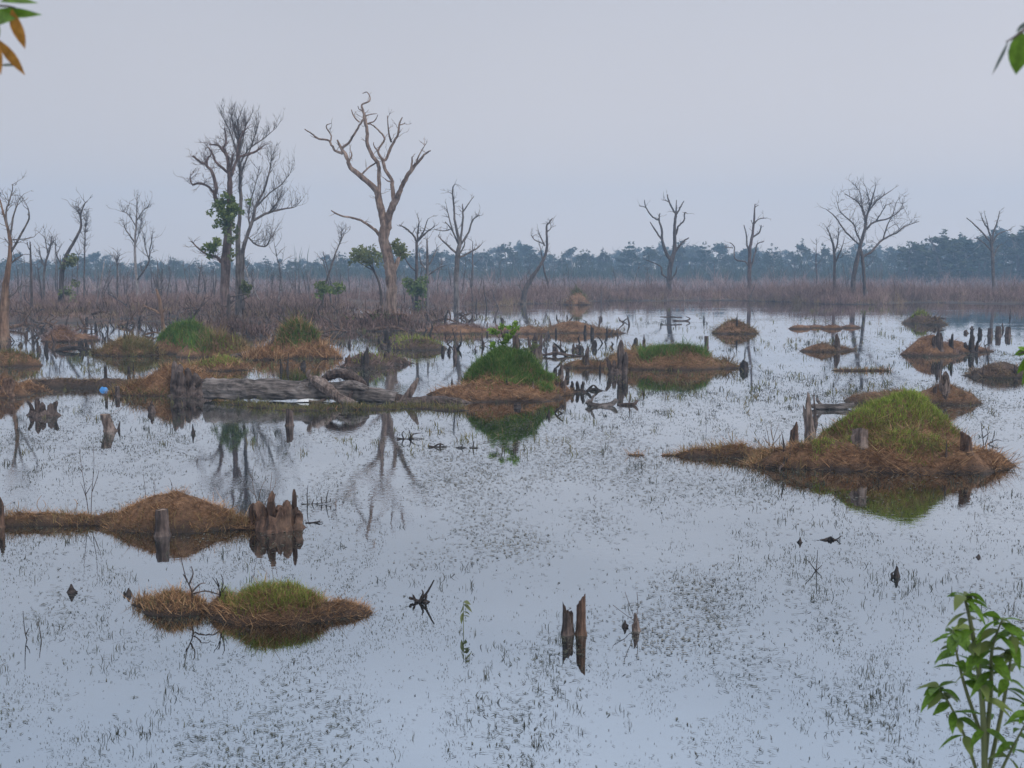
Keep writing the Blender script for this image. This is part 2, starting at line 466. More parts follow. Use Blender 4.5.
class Mound:
    def __init__(s, name, label, cat, bumps, mat='soil', rough=1.0, group=None, res=None):
        """bumps: (column, front row, half width px, top row, depth ratio, a, b)"""
        s.b = []
        for cx, fr, hw, top, ratio, a, b in bumps:
            Yf = G(cx, fr).y
            hwm = hw * Yf / F; hd = hwm * ratio
            c = P(cx, top, Yf + hd)
            s.b.append((c.x, c.y, hwm, hd, max(0.05, c.z), a, b))
        s.seed = random.randint(0, 999); s.rough = rough
        xs0 = min(c[0] - c[2] for c in s.b) - .4; xs1 = max(c[0] + c[2] for c in s.b) + .4
        ys0 = min(c[1] - c[3] for c in s.b) - .4; ys1 = max(c[1] + c[3] for c in s.b) + .4
        s.box = (xs0, xs1, ys0, ys1); s.H = max(c[4] for c in s.b)
        nx = res or int(min(150, max(36, (xs1 - xs0) / 0.05))); ny = int(min(110, max(26, (ys1 - ys0) / 0.06)))
        X, Y = np.meshgrid(np.linspace(xs0, xs1, nx), np.linspace(ys0, ys1, ny))
        Z = s.z(X, Y)
        k = (np.arange(ny - 1)[:, None] * nx + np.arange(nx - 1)[None, :]).ravel()
        f = np.stack([k, k + 1, k + nx + 1, k + nx], -1)
        zf = Z.ravel()
        f = f[(zf[f].max(1) > -0.16)]
        used = np.unique(f); remap = np.zeros(nx * ny, int); remap[used] = np.arange(len(used))
        v = np.stack([X.ravel(), Y.ravel(), np.maximum(zf, -0.3)], -1)[used]
        mb = max(s.b, key=lambda c: c[4])
        s.root = thing(name, label, cat, (mb[0], mb[1], 0), group)
        link("soil", np_mesh("soil", v, remap[f]), M[mat], s.root, True)
        MOUNDS.append(s)
    def z(s, X, Y):
        Z = np.full(np.shape(X), -0.6)
        wx = (fbm(np.asarray(X) / 0.7, np.asarray(Y) / 0.7, s.seed) - .5)
        for x, y, hw, hd, H, a, b in s.b:
            t = np.sqrt(((X - x) / hw) ** 2 + ((Y - y) / hd) ** 2) + wx * 0.28 * s.rough
            t = np.maximum(t, 0)
            h = np.where(t < 1, H * np.maximum(1 - t ** a, 0) ** b, -(t - 1) * max(H, 0.3) * 0.8)
            Z = np.maximum(Z, h)
        sc = max(0.16, min(0.5, s.H * 0.5))
        Z = Z + (fbm(np.asarray(X) / sc, np.asarray(Y) / sc, s.seed + 5) - .5) * 0.34 * min(1, s.H) * s.rough
        return Z
    def scatter(s, name, n, mat, length, width, tilt, zlo=0.02, zhi=9, bend=0.0, cols=None, patch=None, kind='stuff'):
        X = RNG.uniform(s.box[0], s.box[1], n * 4); Y = RNG.uniform(s.box[2], s.box[3], n * 4)
        Z = s.z(X, Y)
        zl = zlo if not callable(zlo) else zlo(X, Y)
        hh = min(1, s.H)
        edge = zl + ((fbm(X * 1.3, Y * 1.3, s.seed + 40) - .5) * 0.9 + RNG.normal(0, .09, n * 4)) * (hh if zl > .03 else .05)
        top = zhi + RNG.normal(0, .10, n * 4) * hh + (fbm(X * 1.7, Y * 1.7, s.seed + 41) - .5) * .5 * hh
        ok = (Z > edge) & (Z < top) & (Z > -.03)
        if cols is not None:
            c = column(X, Y); ok &= (c > cols[0]) & (c < cols[1])
        if patch is not None:
            ok &= fbm(X / patch[0], Y / patch[0], s.seed + 77) > patch[1]
        X, Y, Z = X[ok][:n], Y[ok][:n], Z[ok][:n]
        m = len(X)
        if m == 0: return
        tuft = 0.6 + 0.8 * fbm(X * 3.5, Y * 3.5, s.seed + 9)
        L = RNG.uniform(*length, m) * tuft * np.where(fbm(X * 2.3, Y * 2.3, s.seed + 13) > .58, 1.55, 1.0) * np.where(RNG.uniform(0, 1, m) < .06, 1.8, 1.0); W = RNG.uniform(*width, m)
        T = np.abs(RNG.normal(tilt[0], tilt[1], m)).clip(0, 1.52)
        base = np.stack([X, Y, Z - 0.01], -1)
        o = link(name, blade_mesh(name, base, L, W, T, bend), M[mat], s.root)
        if kind: o["kind"] = kind

# big grass mound at the right
A = Mound("earth_mound", "large grass topped earth mound ringed with brown litter at the right", "mound",
          [(893, 474, 114, 436, .62, 2.2, .85), (896, 463, 80, 396, .5, 2.5, 1.0), (862, 464, 56, 410, .5, 2, 1.1), (800, 470, 44, 436, .6, 2, 1), (968, 470, 34, 447, .6, 2, 1), (726, 457, 74, 449.5, .14, 3, 1), (992, 467, 26, 460, .4, 2, 1)], rough=1.25)
A.scatter("grass", 28000, 'grass', (.04, .11), (.006, .014), (.45, .35), zlo=.42, bend=.25, cols=(815, 964))
A.scatter("dry_litter", 16000, 'litter', (.04, .24), (.006, .017), (1.32, .25), zlo=.0, zhi=.62, patch=(.5, .36))
A.scatter("fringe_grass", 4200, 'straw_olive', (.06, .18), (.006, .012), (.5, .35), zlo=.0, zhi=.25, cols=(650, 810))
A.scatter("tall_grass", 1500, 'grass_dull', (.12, .28), (.006, .014), (.6, .35), zlo=.30, zhi=.75, bend=.3, cols=(800, 970))
A.scatter("leafy_weed", 1500, 'leaf_bright', (.05, .12), (.02, .045), (.8, .3), zlo=.35, zhi=.66, cols=(850, 960), patch=(.4, .5))

# green cone in the middle
Bm = Mound("earth_mound", "steep green cone mound with bright sapling on top beside the fallen log", "mound",
           [(505, 398, 50, 347, .7, 1.7, .85), (503, 402, 66, 381, .6, 2.0, .9), (545, 396, 32, 374, .6, 2, 1), (452, 396, 26, 387, .5, 2, 1)], rough=.9)
Bm.scatter("grass", 22000, 'grass_deep', (.06, .16), (.01, .02), (.35, .3), zlo=.44, bend=.2)
Bm.scatter("dry_litter", 4500, 'litter', (.10, .3), (.01, .02), (1.35, .2), zlo=.02, zhi=.55)

Cm = Mound("earth_mound", "long low grassy mound with jagged stumps right of the green cone", "mound",
           [(672, 370, 56, 349, .55, 2.6, .9), (632, 369, 34, 350, .6, 2.4, .9), (700, 369, 46, 358, .5, 2, 1), (590, 368, 32, 360, .4, 2.4, 1)], rough=.6)
Cm.scatter("grass", 9000, 'grass_deep', (.1, .24), (.014, .026), (.4, .3), zlo=.42, bend=.2, cols=(640, 712))
Cm.scatter("dry_litter", 3800, 'straw_olive', (.12, .3), (.014, .026), (1.2, .35), zlo=.02)

Dm = Mound("earth_mound", "brown straw covered mound at lower left behind the sawn stump", "mound",
           [(172, 533, 68, 493, .62, 1.9, 1.1), (210, 531, 46, 511, .6, 2, 1), (48, 526, 60, 513, .22, 2.2, 1), (-22, 527, 54, 513, .25, 2.2, 1), (112, 525, 36, 516, .22, 2.2, 1), (256, 530, 40, 518, .4, 2.2, 1)], rough=1.0)
Dm.scatter("dry_litter", 15000, 'litter', (.03, .13), (.004, .010), (1.28, .28), zlo=.0, patch=(.35, .34))
Dm.scatter("grass", 1300, 'grass', (.03, .08), (.004, .008), (.4, .3), zlo=.36, bend=.2, cols=(160, 222), patch=(.5, .5))
Dm.scatter("fringe_grass", 3000, 'straw_olive', (.05, .13), (.004, .008), (.5, .3), zlo=0, zhi=.14)

E1 = Mound("earth_mound", "small ragged tussock of brown weed at the bottom left", "tussock",
           [(178, 616, 34, 593, .6, 2.2, .9), (150, 607, 20, 599, .5, 2, 1)], rough=.9)
E1.scatter("dry_litter", 3800, 'litter', (.04, .12), (.004, .008), (.9, .4), zlo=.0)
E1.scatter("grass", 900, 'grass_dull', (.04, .10), (.003, .007), (.45, .3), zlo=.02, bend=.3)
E2 = Mound("earth_mound", "low brown mound fringed with fresh green grass at the bottom left", "mound",
           [(276, 625, 66, 588, .55, 2.4, .9), (338, 618, 38, 602, .5, 2, 1), (226, 617, 24, 596, .6, 2.2, 1)], rough=.7)
E2.scatter("dry_litter", 9000, 'litter', (.03, .11), (.004, .008), (1.25, .3), zlo=.0)
E2.scatter("grass", 4200, 'grass', (.04, .10), (.004, .008), (.3, .25), zlo=.13, bend=.25, cols=(214, 335))
E2.scatter("leafy_weed", 120, 'leaf_bright', (.03, .06), (.015, .03), (.8, .3), zlo=.2, cols=(222, 300), patch=(.2, .5))

Fm = Mound("earth_mound", "smooth green hump at left between the twin trunks and grey stump", "mound",
           [(186, 354, 34, 327, .7, 2.5, .8), (214, 358, 40, 338, .7, 2, .9)], rough=.5)
Fm.scatter("grass", 9000, 'grass_deep', (.12, .26), (.016, .03), (.35, .3), zlo=.32, bend=.2, cols=(150, 212))
Fm.scatter("dry_litter", 4200, 'straw_olive', (.15, .4), (.016, .03), (.9, .4), zlo=.0, cols=(198, 280))
Fm.scatter("leafy_weed", 600, 'grass', (.12, .26), (.03, .06), (.6, .3), zlo=.15, cols=(180, 240), patch=(1.2, .53))

small_bank = ("weedy low bank between the smooth green hump and the hollow stump", [(224, 371, 30, 357, .6, 1.8, 1), (208, 371, 22, 362, .6, 1.8, 1)])
F2 = Mound("earth_mound", "brown mound with a green front left of the smooth green hump", "mound",
           [(130, 356, 32, 339, .7, 2.2, .9), (112, 355, 20, 347, .6, 2, 1)], rough=.7)
F2.scatter("dry_litter", 2600, 'straw_olive', (.15, .4), (.016, .03), (1.1, .3), zlo=.0)
F2.scatter("grass", 1600, 'grass_dull', (.12, .25), (.016, .03), (.4, .3), zlo=.05, zhi=.5, cols=(122, 155))

Hm = Mound("earth_mound", "green and tan mound left of the big bare tree", "mound",
           [(297, 358, 32, 326, .8, 1.8, 1.1), (322, 359, 20, 346, .6, 1.7, 1.1), (268, 360, 22, 350, .6, 1.7, 1.1)], rough=.7)
Hm.scatter("grass", 6000, 'grass_deep', (.12, .28), (.016, .03), (.4, .3), zlo=.42, bend=.2, cols=(270, 318))
Hm.scatter("dry_litter", 4200, 'litter', (.15, .4), (.016, .03), (1.0, .4), zlo=.0)

Lm = Mound("earth_mound", "bare earth slope under the hollow stump at the log's left end", "mound",
           [(174, 396, 46, 363, .55, 1.5, 1.2), (140, 396, 30, 386, .5, 1.8, 1), (200, 393, 34, 374, .5, 2, 1)], rough=.9)
Lm.scatter("dry_litter", 4000, 'litter', (.10, .28), (.01, .02), (1.2, .3), zlo=.0)
Lm.scatter("fringe_grass", 1800, 'grass_dull', (.08, .2), (.01, .02), (.5, .3), zlo=0, zhi=.14)

def small_mound(label, bumps, dry=1500, green=0, mat='soil', dmat='litter', gmat='grass', rough=.8, zg=.1, cat="mound"):
    bumps = [(cx, fr, hw * 1.08, tp, ra, 1.55, 1.2) if a < 2.3 else (cx, fr, hw, tp, ra, a, b) for cx, fr, hw, tp, ra, a, b in bumps]
    m = Mound("earth_mound", label, cat, bumps, mat=mat, rough=rough)
    s = m.b[0][1] / F
    if dry: m.scatter("dry_litter", int(dry * .9), dmat, (2 * s, 7 * s), (.4 * s, .8 * s), (1.25, .3), zlo=.0, patch=(14 * s, .36))
    if mat == 'mud' and dry > 5000:
        m.scatter("dry_twig_cover", 700, 'brush_dark', (4 * s, 12 * s), (.6 * s, 1.2 * s), (.5, .4), zlo=.0)
        m.scatter("tall_dry_grass", 900, 'brush', (3 * s, 8 * s), (.4 * s, .9 * s), (.35, .3), zlo=.0)
    if green: m.scatter("grass", green, gmat, (2.5 * s, 6 * s), (.4 * s, .8 * s), (.4, .3), zlo=zg, bend=.2)
    return m

small_mound(*small_bank, 2600, 900, gmat='grass', zg=.15)
small_mound("smooth tan earth mound with a thin post on its back in open water", [(735, 334, 22, 320, .8, 2, .8)], 1800, dmat='straw_olive', mat='soil')
small_mound("small islet topped with green tuft and driftwood at far right", [(922, 324, 18, 313, .8, 2.2, .8), (936, 325, 14, 319, .6, 2, 1)], 1200, 700, zg=.5, dmat='brush_tan', mat='mud')
small_mound("flat dark mud islet with single upright stump at its right end", [(822, 352, 20, 343, .6, 2, .8), (842, 351, 14, 346, .6, 2, 1)], 900, dmat='brush_tan')
small_mound("dark rooty mound carrying a row of broken stumps at far right", [(930, 356, 28, 335, .6, 2, .8), (955, 353, 24, 341, .6, 2, 1), (975, 352, 16, 346, .5, 2, 1)], 2200, dmat='brush')
small_mound("brown mound cut by the right edge of the view", [(1003, 378, 36, 362, .6, 2.2, .8)], 2200, dmat='brush_tan', mat='mud')
small_mound("bare brown mound around the tall grey stump behind the large mound", [(945, 405, 38, 383, .6, 1.8, .9), (890, 404, 46, 391, .5, 2.4, .9)], 4200, dmat='brush_tan', mat='soil')
small_mound("reddish earth bank cut by the left edge of the view", [(2, 398, 26, 375, .6, 2.2, .8), (28, 393, 22, 382, .5, 2, 1)], 2600, mat='soil')
small_mound("low green bank reaching in from the left edge", [(8, 367, 34, 353, .5, 2.4, .8), (-30, 366, 40, 352, .5, 2, 1)], 1600, 1300, gmat='grass_dull', zg=.1)
small_mound("long thin mud ridge between the blue bag and the dark arched branch", [(x, 387 + (i % 2), 22, 380 - (i % 3), .25, 3, 1) for i, x in enumerate(range(36, 160, 15))], 2600, dmat='brush_tan', mat='mud')
small_mound("low muddy islet with dark stumps in front of the big bare tree", [(366, 368, 28, 352, .6, 2.2, .9), (386, 365, 26, 353, .6, 2, 1)], 2200, 300, dmat='brush', mat='mud')
small_mound("flat tan islet with green patch right of the big bare tree's foot", [(418, 350, 30, 339, .6, 2.4, .9), (398, 346, 18, 336, .6, 2, 1)], 1800, 500, dmat='straw_olive', mat='mud')
small_mound("broad brown rise under the big bare tree", [(386, 331, 38, 315, .8, 2.2, .9), (344, 331, 30, 319, .8, 2, 1), (304, 329, 32, 312, .8, 2, 1)], 6200, 900, dmat='brush', gmat='grass_deep', zg=.55, mat='mud')
small_mound("brown weedy rise around the feet of the twin leafy trunks", [(232, 337, 34, 322, .7, 2.2, .9), (200, 335, 24, 324, .7, 2, 1)], 6200, 0, dmat='brush', mat='mud')
small_mound("brushy strip of land in the water behind the green cone", [(572, 333, 34, 321, .6, 2.2, .9), (530, 334, 32, 326, .6, 2, 1), (604, 334, 20, 328, .5, 2, 1)], 2600, 0, dmat='brush_tan')
small_mound("flat weedy strip right of the big bare tree across bright water", [(455, 334, 40, 325, .6, 2.4, .9), (500, 333, 26, 327, .6, 2, 1)], 2400, 0, dmat='brush')
small_mound("dark brushy hummock near the left edge in bright water", [(62, 342, 20, 326, .7, 2, .9), (80, 341, 18, 333, .7, 2, 1)], 2000, 0, dmat='brush')
small_mound("olive bush shaped hummock on the far shore left of centre", [(577, 305, 14, 290, .8, 2.2, .8)], 900, 500, dmat='brush_tan', gmat='grass_dull', zg=.8)
small_mound("thin green line of weed in open water below the spreading tree", [(x, 371, 14, 369, .25, 3, 1) for x in (846, 862, 878)], 500, 300, gmat='grass_dull', zg=0)
small_mound("narrow strip of dark weed in open water at far right centre", [(x, 329 - (i % 2), 12, 325, .4, 3, 1) for i, x in enumerate((800, 815, 832, 850))], 700, 0, dmat='brush')
small_mound("weedy mud margin in front of the fallen log", [(x, y, w, y - 3.2, .22, 2, 1) for x, y, w in ((240, 405, 24), (268, 408, 24), (296, 411, 26), (322, 409, 22), (346, 408, 26), (374, 410, 26), (398, 408, 20), (424, 409, 24), (450, 411, 18))], 1200, 4200, gmat='grass_dull', zg=0, rough=1.6, mat='mud')

_YY = np.arange(5.0, 140.0, .04)
def hit(px, py):
    """first ground met at column px, row py: mound surface or water level; (point)"""
    u, v = (px - 512) / F, -(py - 384) / F
    d = (u, v * SP + CP, v * CP - SP)
    t = _YY / d[1]
    X, Z = d[0] * t, EYE + d[2] * t
    g0 = G(px, py); best = g0.y; bz = 0.0
    for m in MOUNDS:
        k = (X > m.box[0]) & (X < m.box[1]) & (_YY > m.box[2]) & (_YY < m.box[3]) & (_YY < best)
        if not k.any(): continue
        zz = m.z(X[k], _YY[k]); below = zz > np.maximum(Z[k], 0)
        if below.any():
            q = np.argmax(below); best = _YY[k][q]; bz = Z[k][q]
    return Vector((d[0] * best / d[1], best, max(0.0, bz)))

# ------------------------------------------------------------------ trees from their visible limbs
def twig(mb, p, d, L, r, depth, sides=4, wob=.38, up=.10, fork=(1, 3)):
    n = 4
    pts = [p.copy()]; q = p.copy(); dd = d.normalized()
    for i in range(n):
        dd = (dd + Vector((random.gauss(0, wob), random.gauss(0, wob), random.gauss(0, wob) + up)) * .6).normalized()
        q = q + dd * (L / n); pts.append(q.copy())
    mb.tube(pts, [r * (1 - .7 * i / n) for i in range(n + 1)], sides, cap=False)
    if depth > 0:
        for _ in range(random.randint(*fork)):
            k = random.randint(1, n)
            side = Vector((random.gauss(0, 1), random.gauss(0, 1), random.gauss(0, .6)))
            twig(mb, pts[k], dd + side.normalized() * .8, L * random.uniform(.4, .7), r * .62, depth - 1, 3, wob, up, fork)

def leaf_cloud(name, blobs, n, size, mat, parent, kind=None):
    """many small leaf faces in uneven clumps; blobs: (centre, (rx, ry, rz))"""
    V = []; tot = sum(b[1][0] * b[1][2] for b in blobs)
    for c, r in blobs:
        m = max(4, int(n * r[0] * r[2] / tot))
        u = RNG.normal(0, 1, (m, 3)); u /= np.linalg.norm(u, axis=1)[:, None]
        p = np.array(c) + u * (RNG.uniform(0.15, 1, m) ** .5)[:, None] * np.array(r)
        a = RNG.normal(0, 1, (m, 3)); a /= np.linalg.norm(a, axis=1)[:, None]
        bb = np.cross(a, RNG.normal(0, 1, (m, 3))); bb /= np.linalg.norm(bb, axis=1)[:, None]
        s = (size * RNG.uniform(.6, 1.3, m))[:, None]
        V.append(np.stack([p - a * s, p + bb * s * .45, p + a * s, p - bb * s * .45], 1))
    V = np.concatenate(V).reshape(-1, 3)
    o = link(name, np_mesh(name, V, np.arange(len(V)).reshape(-1, 4)), M[mat], parent)
    if kind: o["kind"] = kind
    return o

def px_tree(label, D, mat, limbs, twigs=None, cat="tree", name="dead_tree", group=None, spread=.35, limb_mat=None, gnarl=.25):
    """limbs: list of (part name, [(column, row, radius px), ...]); D: distance"""
    base = limbs[0][1][0]
    b = P(base[0], base[1], D)
    root = thing(name, label, cat, (b.x, D, min(b.z, 0.0)), group)
    known = []; spots = []
    for li, (pn, pts) in enumerate(limbs):
        x0, y0 = pts[0][:2]
        if li == 0 or not known: Y0 = D
        else: Y0 = min(known, key=lambda k: (k[0] - x0) ** 2 + (k[1] - y0) ** 2)[2]
        ln = sum(math.hypot(pts[i + 1][0] - pts[i][0], pts[i + 1][1] - pts[i][1]) for i in range(len(pts) - 1)) * D / F
        dY = 0 if pn == 'trunk' else random.uniform(-1, 1) * spread * ln
        sm = catmull([tuple(p) for p in pts], 4)
        W, R = [], []
        for i, (x, y, r) in enumerate(sm):
            t = i / (len(sm) - 1); Y = Y0 + dY * t
            p = P(x, y, Y); rr = max(.012, r * D / F)
            if 0 < i: p += Vector((random.gauss(0, gnarl), random.gauss(0, gnarl), random.gauss(0, gnarl))) * rr * (.3 if pn == "trunk" or rr > .12 else .8)
            W.append(p); R.append(rr * random.uniform(.95, 1.05)); known.append((x, y, Y))
        if pn == 'trunk' and li == 0:
            W.insert(0, W[0] + Vector((0, 0, -.5))); R.insert(0, R[0] * 1.5)
            R[1] *= 1.25
        mb = MB(); mb.tube(W, R, 12 if max(R) > .15 else 7, rough=.06, flute=.10 if max(R) > .15 else 0)
        mm_ = mat if pn == 'trunk' or not limb_mat else limb_mat
        mb.build(pn, M[mm_], root)
        lo = 1 if pn != 'trunk' else int(len(W) * .55)
        for i in range(max(1, lo), len(W)):
            spots.append((W[i], (W[i] - W[i - 1]), R[i]))
    if twigs:
        n, L, r, depth = twigs[:4]
        n = int(n * .75); L *= .62
        kw = twigs[4] if len(twigs) > 4 else {}
        mb = MB()
        for _ in range(n):
            p, d, rr = random.choice(spots)
            d = d.normalized() if d.length > 0 else Vector((0, 0, 1))
            side = Vector((random.gauss(0, 1), random.gauss(0, 1), random.gauss(0, .4))).normalized()
            twig(mb, p, d * random.uniform(.2, .9) + side * .8 + Vector((0, 0, kw.get('lift', .2))), L * random.uniform(.5, 1.2), min(r, rr), depth, 4, kw.get('wob', .38), kw.get('up', .1), kw.get('fork', (1, 3)))
        o = mb.build("twig_spray", M[limb_mat or mat], root); o["kind"] = "stuff"
    return root

T1 = px_tree("tall bare tree with thick forked trunk and twisted limbs against the sky", 70, 'bark_warm', [
    ('trunk', [(389, 326, 7.4), (390.5, 312, 6.3), (391.5, 296, 5.6), (391, 280, 5.3), (389, 266, 5.3), (387, 254, 5.0), (383.5, 240, 5.2), (385, 229, 5.6), (386, 222, 5.2)]),
    ('limb', [(385, 226, 4.4), (382, 215, 3.9), (379, 200, 3.4), (377.9, 193, 3.2), (372.8, 186.6, 2.9), (359.3, 174.7, 2.5), (350.8, 168, 2.2), (348, 160, 1.9), (345, 153.6, 1.9), (341.5, 149, 1.6), (337.2, 140, .8)]),
    ('limb', [(386, 226, 4.2), (389, 215, 3.6), (394.8, 202, 3.4), (398.2, 195, 2.7), (402.4, 185, 2.2), (408.3, 174, 2.0), (416.8, 163.7, 1.5), (424.4, 154.4, 1.0), (430.4, 150.7, .6)]),
    ('limb', [(379, 196, 2.2), (378.7, 180, 1.9), (378.2, 165, 1.9), (372.8, 156, 1.9), (367.7, 146, 1.8), (366.9, 131, 1.6), (364.8, 119, 1.7), (363, 110.4, 1.2), (361.8, 104.5, .9), (369.4, 101, .8), (369.7, 96, .6), (366.9, 92.1, .5), (362.6, 93.5, .35)]),
    ('limb', [(394, 203, 2.6), (392.3, 187, 2.0), (391.4, 180, 1.7), (384.6, 168, 1.7), (383, 160, 1.6)]),
    ('limb', [(342.5, 153.6, 1.5), (334.7, 150.2, 1.2), (330.5, 143.4, 1.1), (327.9, 140, 1.0), (318.6, 138.8, .9), (311.9, 133.8, .8), (304.7, 129, .5)]),
    ('limb', [(330, 142, .9), (331.3, 135.8, .7), (326.2, 126.5, .6), (331.3, 123.1, .3)]),
    ('limb', [(342.3, 148, 1.4), (349, 142.6, 1.2), (353.3, 135.8, 1.1), (359.3, 125.6, 1.0), (364, 118, 1.0)]),
    ('limb', [(359.3, 122, .8), (354.2, 117.2, .7), (351.3, 109.5, .4)]),
    ('limb', [(349, 161, 1.0), (351.6, 155.3, .8), (350.3, 150, .4)]),
    ('limb', [(361, 175, 1.0), (368.6, 168, .8), (377, 162, .8)]),
    ('limb', [(383.5, 161, 1.6), (387.2, 157, 1.5), (392.3, 144.3, 1.3), (398.2, 134.1, 1.1), (399, 124.8, .9), (402.4, 117.2, .5)]),
    ('limb', [(391.4, 142, 1.0), (388.9, 134, .8), (387.2, 115.5, .4)]),
    ('limb', [(383, 160, 1.4), (377.9, 151, 1.1), (384.6, 139.2, 1.0), (377.9, 129.9, .8), (372, 124.8, .7), (366.5, 124, .6)]),
    ('limb', [(377.9, 151, .8), (374, 146, .6), (373.6, 142, .3)]),
    ('limb', [(391.6, 182, .8), (388, 181, .7), (384.6, 178.5, .4)]),
    ('limb', [(399, 125, .7), (403.5, 124, .5), (405, 122.5, .3)]),
    ('limb', [(415, 165, .8), (420.5, 152.7, .6), (425.6, 144.2, .3)]),
    ('limb', [(410.9, 169.6, 1.0), (412, 162, .9), (412.2, 156.5, .5)]),
    ('limb', [(366.5, 124, .8), (374.5, 121, .6), (378, 114.5, .3)]),
    ('limb', [(364.5, 117, .8), (369, 114.6, .6), (377, 113.5, .3)]),
    ('limb', [(363, 111, .7), (359, 109, .5), (358, 106, .3)]),
    ('limb', [(380, 235.5, 1.9), (375.5, 230.5, 1.6), (372.9, 228.3, 1.4), (363.7, 221.9, 1.2), (352.8, 217.9, 1.0), (343.7, 216.4, .9), (336.4, 213.7, .8), (331.3, 210.4, .6)]),
    ('limb', [(391, 276, 2.6), (396, 266, 2.4), (399, 258, 2.0)]),
], (80, .9, .022, 1, dict(fork=(1, 2))), gnarl=.2)
for (cx, cy, rx, rz, n) in ((399, 250, 10, 9, 340),):
    leaf_cloud("foliage", [(P(cx + random.uniform(-7, 7), cy + random.uniform(-8, 8), 70.6 + random.uniform(-.4, .4)), (.32, .3, .3)) for _ in range(9)], n, .13, 'leaf_dim', T1)

T2 = px_tree("tall dead tree with heavy twisted limbs and a dark green leaf clump", 74, 'bark_red', [
    ('trunk', [(225, 323, 4.2), (224.5, 297, 4.3), (225.5, 272, 4.6), (227, 246, 4.4), (229, 225, 3.8), (230, 198, 2.9), (229.7, 183, 2.5), (229.6, 172, 2.1)]),
    ('limb', [(228, 226, 2.2), (220, 210, 2.2), (215, 196, 2.1), (216, 189, 1.9), (213.6, 176, 1.6), (206.6, 165, 1.4), (200.3, 162, 1.2), (192.5, 155.6, .9)]),
    ('limb', [(207, 165.5, 1.1), (207.3, 159, 1.0), (211, 155.5, .8)]),
    ('limb', [(214, 193, 1.4), (208, 186.4, 1.2), (200.3, 183.3, 1.1), (192.5, 184.4, .9), (190, 177.8, .5)]),
    ('limb', [(228.5, 173, 1.5), (216, 162, 1.2), (212, 152.8, 1.1), (208.6, 148, .8)]),
    ('limb', [(229, 172, 1.8), (227, 156, 1.5), (223.8, 148, 1.2), (226, 142, 1.0), (224.5, 127.8, .6)]),
    ('limb', [(227, 156, 1.2), (221.4, 149, 1.1), (218.3, 145.3, 1.0), (209, 144.7, .7)]),
    ('limb', [(231, 176, 1.7), (237.8, 159, 1.4), (248.8, 154.4, 1.2), (256.6, 151, 1.1), (262.8, 146.6, .6)]),
    ('limb', [(237, 160, 1.2), (238, 146, 1.0), (242.5, 134, .9), (246.4, 128.6, .6)]),
    ('limb', [(221.5, 262, 1.8), (217, 257, 1.5), (212, 256, 1.3), (202, 251, 1.0), (191, 241, .6)]),
    ('limb', [(229, 172, 1.4), (232, 162, 1.2), (233, 154, .9)]),
], (260, 1.3, .019, 2))
leaf_cloud("foliage", [(P(228 + random.gauss(0, 8.5), 209 + random.gauss(0, 7.5), 73.4 + random.uniform(-.5, .6)), (.24, .24, .2)) for _ in range(48)], 1150, .13, 'leaf', T2)
leaf_cloud("foliage", [(P(212 + random.gauss(0, 3.5), 248 + random.gauss(0, 4), 73.6 + random.uniform(-.4, .4)), (.25, .25, .25)) for _ in range(8)], 260, .15, 'leaf', T2)
leaf_cloud("foliage", [(P(232 + random.gauss(0, 3), 232 + random.gauss(0, 9), 73.3 + random.uniform(-.3, .3)), (.25, .25, .3)) for _ in range(7)], 200, .14, 'leaf_dim', T2)

T3 = px_tree("slender pale tree with fine upright twigs behind the twisted leafy trunk", 75.5, 'bark_grey', [
    ('trunk', [(238, 324, 3.3), (238.4, 296, 3.0), (238.4, 279, 2.9), (238.4, 262, 2.8), (237.8, 242, 2.4), (239, 224, 2.0), (241, 203, 1.6), (240.3, 188, 1.6), (240, 173, 1.3), (239, 157.5, 1.1), (240, 142, .9), (238.6, 132, .5), (237.8, 120, .3)]),
    ('limb', [(240, 176, 1.0), (246, 160, .8), (254, 138, .6), (259, 122, .35)]),
    ('limb', [(240, 165, .9), (248, 150, .7), (262, 140, .5), (276, 128, .3)]),
    ('limb', [(239.5, 160, .8), (233, 140, .6), (228, 128, .5), (222, 116, .3)]),
    ('limb', [(240, 150, .7), (244, 134, .5), (246, 122, .3)]),
    ('limb', [(239.5, 146, .7), (234, 130, .5), (232, 116, .3)]),
], (290, 1.2, .018, 2, dict(lift=.75, up=.28, wob=.25, fork=(2, 3))))
leaf_cloud("foliage", [(P(246 + random.gauss(0, 3), 290 + random.gauss(0, 4), 75 + random.uniform(-.3, .3)), (.22, .22, .25)) for _ in range(6)], 150, .14, 'leaf_dim', T3)

px_tree("bare tree of fine grey twigs spreading right of the leafy trunk", 77, 'bark_grey', [
    ('trunk', [(242, 319, 2.6), (242, 285, 2.3), (242.5, 256, 2.2), (246.5, 237, 1.9), (252.8, 220, 1.5), (256, 206, 1.2), (264, 190, 1.0), (269.8, 170, .7), (271.4, 156, .3)]),
    ('limb', [(252.5, 221, 1.4), (265, 214, 1.2), (276.9, 210.6, 1.0), (294.8, 207, .5)]),
    ('limb', [(256, 207, .9), (270, 193, .7), (282, 184, .5), (288, 176, .3)]),
    ('limb', [(250, 228, .9), (249, 210, .7), (254, 190, .5), (260, 166, .3)]),
    ('limb', [(247, 236, .9), (256, 244.6, .8), (267, 245.5, .6), (271.4, 233.6, .3)]),
    ('limb', [(268, 213, .8), (277, 203, .5), (279, 198, .3)]),
], (220, 1.5, .017, 2, dict(lift=.7, up=.25, wob=.25, fork=(2, 3))))

